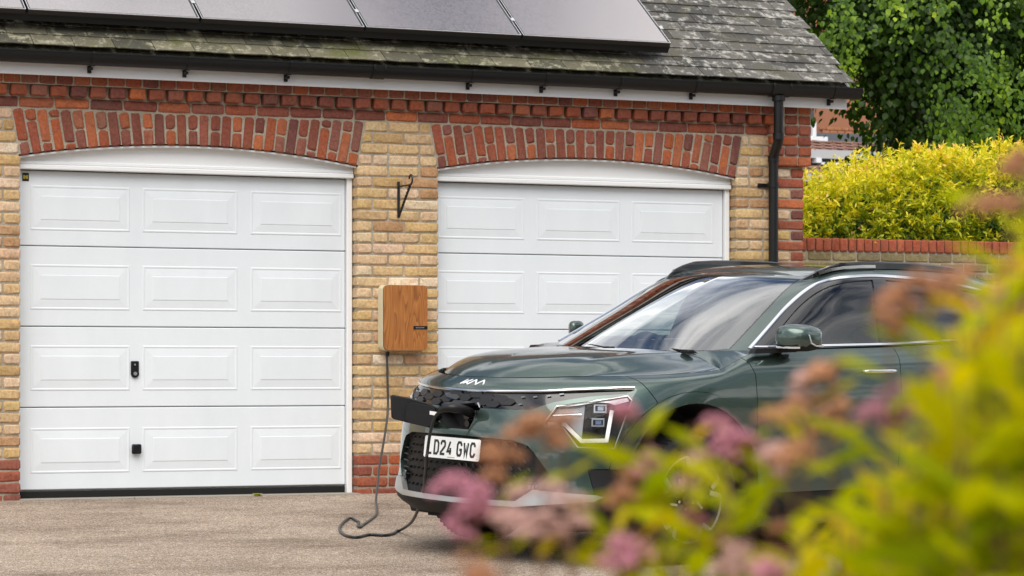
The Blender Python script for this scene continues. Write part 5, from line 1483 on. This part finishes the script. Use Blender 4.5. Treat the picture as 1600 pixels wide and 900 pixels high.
# charge port: recess, socket, flap
q = MB(); pp = [(-.150,.786),(.150,.815),(.172,.789),(.108,.677),(-.068,.677),(-.165,.745)]
n = len(pp); V = []
for d_, sc in ((0.0, 1), (-.085, .90)):
    for a, b_ in pp:
        p, n_ = front(a, b_, -.001); V.append(Vector((p.x + d_, (a-.0)*sc, (b_-.74)*sc+.74)))
q.add(V, [tuple(range(2*n-1, n-1, -1))] + [(i, n+i, n+(i+1)%n, (i+1)%n) for i in range(n)]); pt = q.build('charge_port', M_MBLK, car)
q = MB(); cy = (.035, .745)
for (a, b_, r_) in ((.040,.755,.034),): q.tube([(-.13, a, b_), (-.075, a, b_)], r_, 20)
q.tube([(-.13, .04, .700), (-.080, .04, .700)], .018, 14); q.build('charge_socket', M_GBLK, pt, smooth=40)
q = MB(); q.bbox(-.10, -.085, .085, .100, .70, .77, .003); q.bbox(-.11,-.09, .06,.075,.685,.70,.002); q.tube([(-.1,.12,.765),(-.085,.12,.765)],.007,8)
q.build('port_fittings', M_REFL, pt)
q = MB(); q.sweep([front(.150,.813,.002)[0], front(.172,.789,.002)[0]], [(-.003,-.003),(-.003,.003),(.003,.003),(.003,-.003)], (1,0,0)); q.build('port_edge', M_CHR, pt)
# ---- wheels
def wheel(u, sg):
    wh = empty('wheel'); wh.parent = car; wh.location = C_(u, .775*sg, .334)
    wh.rotation_euler = (0, R(17), 0 if sg > 0 else math.pi)
    tp = [(.232,.085),(.245,.098),(.275,.107),(.305,.104),(.322,.094),(.331,.078),(.334,.06),(.334,-.06),(.331,-.08),(.315,-.1),(.275,-.107),(.232,-.09)]
    q = MB(); q.lathe(tp, 64); ty = q.build('tyre', M_RUB, wh, smooth=35)
    q = MB()
    for k in range(64):
        t = 2*math.pi*k/64; c_, s_ = math.cos(t), math.sin(t)
        q.add([(c_*r_ - s_*w_, y_, s_*r_ + c_*w_) for r_, y_, w_ in ((.3355,.03,-.008),(.3355,.085,-.010),(.3355,.085,.002),(.3355,.03,.004),(.325,.03,-.008),(.325,.088,-.010),(.325,.088,.002),(.325,.03,.004))], [(0,1,2,3),(0,4,5,1),(3,2,6,7),(1,5,6,2)])
    o = q.build('tread_blocks', M_RUB, wh); o['kind'] = 'stuff'
    rp_ = [(.236,.088),(.2285,.092),(.222,.086),(.216,.070),(.205,.02),(.19,-.02),(.19,-.09)]
    q = MB(); q.lathe(rp_, 64); rim = q.build('rim', M_MBLK, wh, smooth=35)
    q = MB(); q.lathe([(.19,-.02),(.03,-.022),(.0,-.022)], 32); q.build('brake_disc', simple('brake_disc_steel', (.12,.12,.12), .4, .8), wh)
    q = MB()
    for k in range(5):
        c = R(111 + 72*k)
        def PP(r_, a, y): t = c + a; return (r_*math.cos(t), y, r_*math.sin(t))
        V = [PP(.03,R(-30),.045),PP(.03,R(30),.045),PP(.12,R(14),.062),PP(.21,R(20),.080),PP(.221,R(9),.084),PP(.221,R(-9),.084),PP(.21,R(-20),.080),PP(.12,R(-14),.062)]
        n = len(V); V += [(a, b_-.03, c2) for a, b_, c2 in V]
        q.add(V, [tuple(range(n))] + [(i, n+i, n+(i+1)%n, (i+1)%n) for i in range(n)])
    q.build('spokes', M_GBLK, wh, smooth=20)
    ml = simple('machined_alloy', (.66,.66,.67), .28, .9)
    for k in range(5):
        c = R(75 + 72*k); q = MB()
        def band(pts, hw, y0, dy=.006):
            for s4 in strip(pts, hw): q.prism(s4, y0, y0+dy, lambda a,b,d: (a,d,b))
        arc = [(.2215*math.cos(c+R(a)), .2215*math.sin(c+R(a))) for a in range(-26, 27, 4)]; band(arc, .0048, .084)
        def pt_(r_, a): return (r_*math.cos(c+R(a)), r_*math.sin(c+R(a)))
        band([pt_(.219,-25), pt_(.150,-33)], .0125, .078); band([pt_(.219,26), pt_(.165,32)], .0115, .080)
        band([pt_(.12,4), pt_(.075,-8)], .006, .060)
        q.build('machined_accent', ml, wh)
        q = MB(); t = c; q.tube([(.052*math.cos(t), .04, .052*math.sin(t)), (.052*math.cos(t), .060, .052*math.sin(t))], .0085, 8); q.build('wheel_bolt', M_CHR, wh, smooth=40)
    q = MB(); q.tube([(0,.03,0),(0,.062,0)], .030, 20); q.build('hub_cap', M_GBLK, wh, smooth=40)
    # liner
    q = MB(); V = []; F = []; K = 20
    for k in range(K+1):
        t = R(-25 + 230*k/K)
        for y in (.885, .50): V.append(C_(u + .470*math.cos(t), y*sg, .365 + .470*math.sin(t)))
    for k in range(K): F.append((2*k, 2*k+1, 2*k+3, 2*k+2))
    F.append(tuple(2*k+1 for k in range(K+1)))
    q.add(V, F); q.build('wheel_arch_liner', M_INT, car)
    return wh
for u_ in (.89, 3.61):
    for sg in (1, -1): wheel(u_, sg)
q = MB(); q.box(-4.1, -.35, -.60, .60, .17, .24); q.box(-3.1, -1.4, -.84, .84, .17, .33); q.build('underbody', M_INT, car)
# ---- cabin
q = MB(); q.prism([(1.24,1.03),(1.38,1.058),(1.60,1.062),(1.72,1.03),(1.75,.90),(1.60,.60),(1.24,.60)], -.66, .66, lambda a,b,d: C_(a,d,b)); q.build('dashboard', M_INT, car, smooth=30)
q = MB(); q.bbox(-3.9, -1.2, -.80, .80, .28, .36, .01); q.build('cabin_floor', M_INT, car)
def seat(v, u, w2=.25):
    q = MB(); q.bbox(-u-.50, -u, v-w2, v+w2, .50, .66, .05); s_ = q.build('car_seat', M_SEAT, car, smooth=50)
    q = MB(); q.add([C_(u+a, v+b_*w2, c_) for a, b_, c_ in ((.42,-1,.60),(.42,1,.60),(.56,1,.60),(.56,-1,.60),(.58,-.8,1.20),(.58,.8,1.20),(.68,.8,1.20),(.68,-.8,1.20))], [(0,1,2,3),(4,7,6,5),(0,4,5,1),(1,5,6,2),(2,6,7,3),(3,7,4,0)]); q.build('backrest', M_SEAT, s_)
    q = MB(); q.bbox(-u-.72, -u-.60, v-.13, v+.13, 1.22, 1.40, .03); q.build('headrest', M_SEAT, s_, smooth=50)
seat(.37, 1.85); seat(-.37, 1.85); seat(.42, 2.80, .28); seat(-.42, 2.80, .28)
q = MB(); cpt = Vector(C_(1.80, -.37, .985)); ax = Vector((-.90, 0, .42)).normalized(); a1 = Vector((0,1,0)); a2 = ax.cross(a1).normalized()
ring = [cpt + (a1*math.cos(2*math.pi*k/32) + a2*math.sin(2*math.pi*k/32))*.178 for k in range(33)]; q.tube(ring, .015, 8, caps=False)
q.tube([cpt, cpt - ax*.2], .03, 8); q.tube([cpt + a1*.17, cpt - a1*.17], .02, 6); q.tube([cpt, cpt - a2*.17], .02, 6); q.build('steering_wheel', M_INT, car, smooth=40)
q = MB(); q.bbox(-2.04, -2.005, -.12, .12, 1.375, 1.44, .012); q.bbox(-2.02,-1.955,-.05,.05,1.40,1.462,.01); q.build('rear_view_mirror', M_INT, car, smooth=40)
q = MB()
rl = roof_grid()[::4, ::3]; q.add([C_(p[0], p[1]*.96, p[2]-.035) for p in rl.reshape(-1,3)], grid_faces(rl)); q.build('roof_lining', simple('grey_headlining', (.30,.31,.30), .9), car, smooth=True)
# wipers
for (v0, v1, u0, u1) in ((.55,.05,1.185,1.150), (-.02,-.40,1.145,1.185)):
    q = MB(); q.tube([C_(u0-.02, v0, 1.080), C_(u0+.02, (v0+v1)/2, 1.092), C_(u1+.01, v1, 1.090)], .0055, 6); q.bbox(-u0+.005, -u0+.05, v0-.03, v0+.03, 1.070, 1.09, .004); q.build('windscreen_wiper', M_MBLK, car, smooth=40)
# ---- charge flap, held open to the car's right
hu, hv = Vector(C_(.035, -.150, 0)), Vector(C_(-.150, -.305, 0)); fd = (hv-hu); fl_ = fd.length; fd.normalize(); fn = fd.cross(Vector((0,0,1))).normalized()
if fn.x < 0: fn = -fn
def FP(a, b_, d_): return hu + fd*a + Vector((0,0,b_)) + fn*d_
q = MB(); fo_ = [(.0,.775),(.05,.798),(.14,.822),(.232,.838),(.242,.83),(.236,.722),(.225,.712),(.15,.694),(.03,.668),(.0,.690)]
q.prism(fo_, -.030, -.004, FP); fl = q.build('charge_flap', M_PAINT, car, smooth=30)
q = MB(); n = len(fo_)
def inset(k, c=(.12,.755)): return [(c[0]+(a-c[0])*k, c[1]+(b_-c[1])*k) for a, b_ in fo_]
V = []
for k, d_ in ((1.0,-.004),(.99,.008),(.93,.014),(.90,.014)): V += [FP(a, b_, d_) for a, b_ in inset(k)]
q.add(V, [(j*n+i, j*n+(i+1)%n, (j+1)*n+(i+1)%n, (j+1)*n+i) for j in range(3) for i in range(n)] + [tuple(3*n+i for i in range(n))])
q.build('flap_liner', M_MBLK, fl, smooth=40)
q = MB(); q.prism([(.012,.772),(.05,.785),(.125,.800),(.155,.790),(.162,.715),(.145,.700),(.05,.675),(.012,.695)], .010, .052, FP); q.build('flap_inner_pad', M_MBLK, fl, smooth=20)
q = MB(); q.tube([FP(-.02,.73,.0), FP(.02,.735,.03)], .016, 8); q.tube([FP(-.03,.70,-.01), FP(.02,.70,.02)], .012, 8); q.build('flap_hinge', M_GBLK, fl, smooth=40)
q = MB(); q.prism([(.0,.735),(.036,.741),(.036,.760),(.0,.755)], .0525, .0535, FP); q.build('white_label', simple('white_label', (.75,.75,.75), .5), fl)
# ---- charging cable with its plug: a thing of its own
def car_w(u, v, w_): return CO - _f*u + _l*v + _up*w_
cb = empty('charging_cable', (-.49, -.91, 0)); tag(cb, 'dark charging cable looping over the drive from the wall charger to the car nose', 'cable')
L0 = Vector((-.49, -.91, 0))
A_ = [(-.087,-.05,.935),(-.083,-.055,.727),(-.090,-.075,.545),(-.174,-.22,.362),(-.296,-.45,.203),(-.440,-.78,.08),(-.545,-1.02,.0),(-.640,-1.28,-.034)]
Gd = [(-.791,-1.643),(-.952,-1.959),(-1.098,-2.222),(-1.172,-2.37),(-1.160,-2.30),(-1.063,-2.06),(-1.035,-1.85),(-1.184,-2.115),(-1.342,-2.489),(-1.434,-2.823),(-1.415,-2.944),(-1.292,-2.822),(-1.226,-2.878),(-1.132,-2.785)]
pts = [Vector(p) for p in A_] + [Vector((x, y, gz(y)+.009)) for x, y in Gd]
pts[8+7].z += .0; pts[8+6].z += .004
pts += [Vector(p) for p in ((-1.046,-2.648,-.090),(-1.035,-2.66,-.090),(-1.152,-3.1,-.015),(-1.311,-3.6,.101),(-1.447,-4.0,.231),(-1.536,-4.25,.385))]
pts.pop(-5)
pts += [car_w(-.10,-.060,.531), car_w(-.10,-.036,.651), car_w(-.10,.000,.732), car_w(-.10,.045,.770)]
def smooth_path(P, k=6):
    o = []; 
    for i in range(len(P)-1):
        p0, p1, p2, p3 = P[max(i-1,0)], P[i], P[i+1], P[min(i+2, len(P)-1)]
        for j in range(k):
            t = j/k; o.append(.5*((2*p1) + (p2-p0)*t + (2*p0-5*p1+4*p2-p3)*t*t + (-p0+3*p1-3*p2+p3)*t**3))
    o.append(P[-1]); return o
sp_ = smooth_path(pts)
for p in sp_:
    if p.z < gz(p.y)+.009: p.z = gz(p.y)+.009
q = MB(); q.tube([p-L0 for p in sp_[:8*6+30]], .0076, 10); q.build('cable_run', simple('grey_cable_sheath', (.035,.034,.033), .5), cb, smooth=True)  # same cable throughout; paler colour stands for its lit stretch
q = MB(); q.tube([p-L0 for p in sp_[8*6+29:]], .0084, 10); q.build('cable_end', simple('black_cable_sheath', (.012,.012,.012), .42), cb, smooth=True)  # darker colour stands for shade on this stretch of the cable
q = MB(); hp = [car_w(-.10,.043,.768), car_w(-.105,.075,.782), car_w(-.085,.115,.788), car_w(-.03,.13,.780), car_w(.04,.11,.762), car_w(.085,.06,.757)]
hp = smooth_path(hp, 4); q.tube([p-L0 for p in hp], .02, 12, rs=[.0125+.013*min(1,i/9) for i in range(len(hp))]); q.build('plug_handle', M_BLKP, cb, smooth=True)
# ------------------------------------------------------------------ spiraea in front of the camera (out of focus)
dv = Vector((math.sin(TH), math.cos(TH), 0)); ro = CAM + dv*1.6
bush = empty('flowering_shrub', (ro.x, ro.y, gz(ro.y))); bush.rotation_euler = (0, 0, -TH)
tag(bush, 'blurred yellow green shrub with pink flower clusters filling the lower right foreground', 'shrub')
ZG = gz(ro.y)
M_SPIR = leaf_mat('lime_shrub_leaf', [(0,(.08,.15,.002)),(.3,(.23,.30,.002)),(.62,(.42,.43,.002)),(.88,(.58,.46,.005)),(1,(.52,.26,.06))], trans=.45, rough=.65, spec=.12)
M_STEM = simple('brown_stem', (.16,.08,.04), .7)
M_FLP = simple('pink_blossom', (.50,.21,.27), .8, spec=.2); M_FLS = simple('salmon_blossom', (.43,.21,.11), .8, spec=.2); M_FLB = simple('faded_blossom', (.36,.17,.09), .85, spec=.2); M_FLW = simple('pale_pink_blossom', (.50,.30,.26), .8, spec=.2)
rs = np.random.RandomState(77)
# stem tips: right, height above the wall foot, nearer/farther than the shrub's middle, blossom (colour, width, height) or None
TIPS = [
 (-.0300,.750,.05,(M_FLP,.028,.018)),(-.022,.743,.05,(M_FLP,.022,.02)),(-.008,.772,.10,(M_FLS,.022,.016)),(.018,.784,.10,(M_FLS,.030,.017)),(.030,.788,.12,(M_FLS,.018,.014)),
 (.012,.748,0,(M_FLW,.028,.022)),(.030,.742,.0,(M_FLW,.020,.026)),(-.003,.750,.02,(M_FLW,.02,.012)),(-.016,.716,-.1,(M_FLB,.034,.02)),
 (.066,.801,.05,(M_FLP,.017,.014)),(.082,.768,.1,(M_FLP,.020,.016)),(.066,.722,0,(M_FLP,.028,.018)),(.108,.739,.05,(M_FLP,.022,.016)),(.122,.788,0,(M_FLP,.026,.017)),
 (.124,.721,.0,(M_FLW,.022,.014)),(.170,.820,.05,(M_FLW,.016,.011)),(.184,.825,.05,(M_FLS,.024,.010)),(.212,.806,0,(M_FLP,.030,.012)),(.155,.788,0,(M_FLS,.030,.022)),
 (.150,.771,.05,(M_FLW,.022,.016)),(.206,.858,-.05,(M_FLB,.020,.016)),(.226,.868,-.05,(M_FLB,.028,.014)),(.245,.874,-.05,(M_FLS,.020,.012)),(.262,.912,-.1,(M_FLB,.034,.010)),(.272,.876,-.1,(M_FLB,.020,.014)),
 (.108,.766,.1,(M_FLW,.022,.015)),(.191,.798,.1,(M_FLS,.024,.014)),(.064,.753,.05,(M_FLB,.02,.018)),(.285,.945,0,(M_FLB,.018,.012)),
 (.031,.775,0,None),(.078,.803,.05,None),(.058,.748,0,None),(.070,.745,0,None),(.099,.776,.05,None),(.124,.798,.1,None),(.140,.795,.1,None),(.088,.735,0,None)]
TIPS += [(a, b, c, None) for a, b, c in ((.060,.760,.05),(.085,.778,.05),(.102,.764,.0),(.110,.728,.05),(.095,.722,.0),(.058,.716,.0),(.118,.760,0),(.104,.800,.05))]
NH = len(TIPS)
top_x = [.03,.06,.09,.12,.15,.19,.215,.235,.255,.275,.30,.33,.40]; top_z = [.680,.680,.685,.700,.742,.766,.786,.825,.875,.920,.935,.95,.97]
for k in range(185):
    x = .088 + rs.rand()**.85*.31; y = rs.uniform(-.25, .55); s_ = (1.6+y)/1.6
    zt2 = np.interp(x, top_x, top_z) - .004 - rs.rand()**1.3*.20
    TIPS.append((x*s_, .833 + (zt2-.833)*s_ , y, None if rs.rand() > .14 else ([M_FLP,M_FLS,M_FLB,M_FLW][rs.randint(4)], .02+.012*rs.rand(), .014)))
stm = MB(); lp_, ld_, ln_, lt_, lsz = [], [], [], [], []
blob = {}
for i, (x, z, y, fl_) in enumerate(TIPS):
    tip = np.array([x, y, z - ZG]); root = np.array([.15 + (x-.1)*.55 + rs.uniform(-.03,.03), y*.6 + rs.uniform(-.05,.05), 0.0])
    bend = (tip+root)/2 + np.array([rs.uniform(-.03,.03), rs.uniform(-.03,.03), .08])
    T = np.linspace(0, 1, 9)[:, None]; path = (1-T)**2*root + 2*T*(1-T)*bend + T**2*tip
    stm.tube([tuple(p) for p in path], .0018, 5, rs=[.0032-.0024*k/8 for k in range(9)])
    d = path[-1]-path[-2]; d /= np.linalg.norm(d); nl = 12 if i >= NH else (1 if x < .04 else 3); L = .15 if i >= NH else .06
    for k in range(nl):
        s_ = (k+.3)/nl; p = tip - d*(.004 + s_*L); a = k*2.4 + rs.rand()
        o = np.array([math.cos(a), math.sin(a), 0]); lp_.append(p); ld_.append(o*.9 + d*(.75-.5*s_) + rs.normal(size=3)*.15)
        ln_.append(np.array([0,0,1.]) - o*.3 + rs.normal(size=3)*.25); lt_.append(np.clip((.78-.36*s_) + rs.uniform(-.22,.22), 0, 1)); lsz.append((.026+.032*min(1, s_*2.2))*rs.uniform(.75,1.2)*(1 if i >= NH else .55 if x < .04 else .82))
    if fl_:
        m_, wd, ht = fl_; wd *= .76
        q = MB(); n = 84
        lobes = [(rs.uniform(-.48,.48)*wd, rs.uniform(-.48,.48)*wd, rs.uniform(-.5,.9)*ht, rs.uniform(.30,.55)*wd) for _ in range(6)]
        for k in range(n):
            lx, ly, lz, lr = lobes[k % 6]; a = k*2.39996; r_ = math.sqrt((k//6+.5)/(n/6))
            cx_, cy_ = lx + r_*math.cos(a)*lr, ly + r_*math.sin(a)*lr
            cz_ = lz + lr*.6*(1-r_*r_) + rs.uniform(-.001,.001); e = .0026*rs.uniform(.6,1.2)
            q.add([(cx_+e,cy_,cz_),(cx_,cy_+e,cz_),(cx_-e,cy_,cz_),(cx_,cy_-e,cz_),(cx_,cy_,cz_+e),(cx_,cy_,cz_-e)], [(0,1,4),(1,2,4),(2,3,4),(3,0,4),(1,0,5),(2,1,5),(3,2,5),(0,3,5)])
        rr = rs.uniform(-.35,.35)
        o = q.build('flower_cluster', m_, bush, loc=tuple(tip), rot=(rr, rs.uniform(-.3,.3), 0))
stm.build('stems', M_STEM, bush)['kind'] = 'stuff'
lo_ = leaves('shrub_leaves', np.array(lp_), np.array(ld_), np.array(ln_), np.array(lsz), .38, np.array(lt_), M_SPIR, bush, fold=.15); lo_['kind'] = 'stuff'
# branch of another shrub hanging in at the top right, very near the camera
b2 = empty('overhanging_branch', tuple(CAM + dv*.75 + Vector((math.cos(TH), -math.sin(TH), 0))*.198 + Vector((0,0,-2.1)))); b2.rotation_euler = (0,0,-TH)
tag(b2, 'very blurred green leafy branch at the upper right edge of the photo', 'branch')
M_NEAR = leaf_mat('fresh_green_leaf', [(0,(.10,.20,.006)),(1,(.24,.36,.014))], trans=.45)
q = MB(); q.tube([(.02,0,0),(.0,0,1.2),(-.02,0,2.12),(-.055,0,2.19)], .004, 6); q.build('twig', M_STEM, b2, smooth=True)
n = 30; s_ = rs.rand(n); p = np.stack([-.052 + rs.uniform(-.020,.03,n), rs.uniform(-.03,.03,n), 2.135 + s_*.12], 1)
p = p[(p[:, 0] > -.062 + .0)]; n = len(p)
leaves('branch_leaves', p, np.stack([rs.uniform(-.5,.5,n), rs.uniform(-.5,.5,n), rs.uniform(-.9,.1,n)], 1), rvec(n), .024, .6, rs.rand(n), M_NEAR, b2)
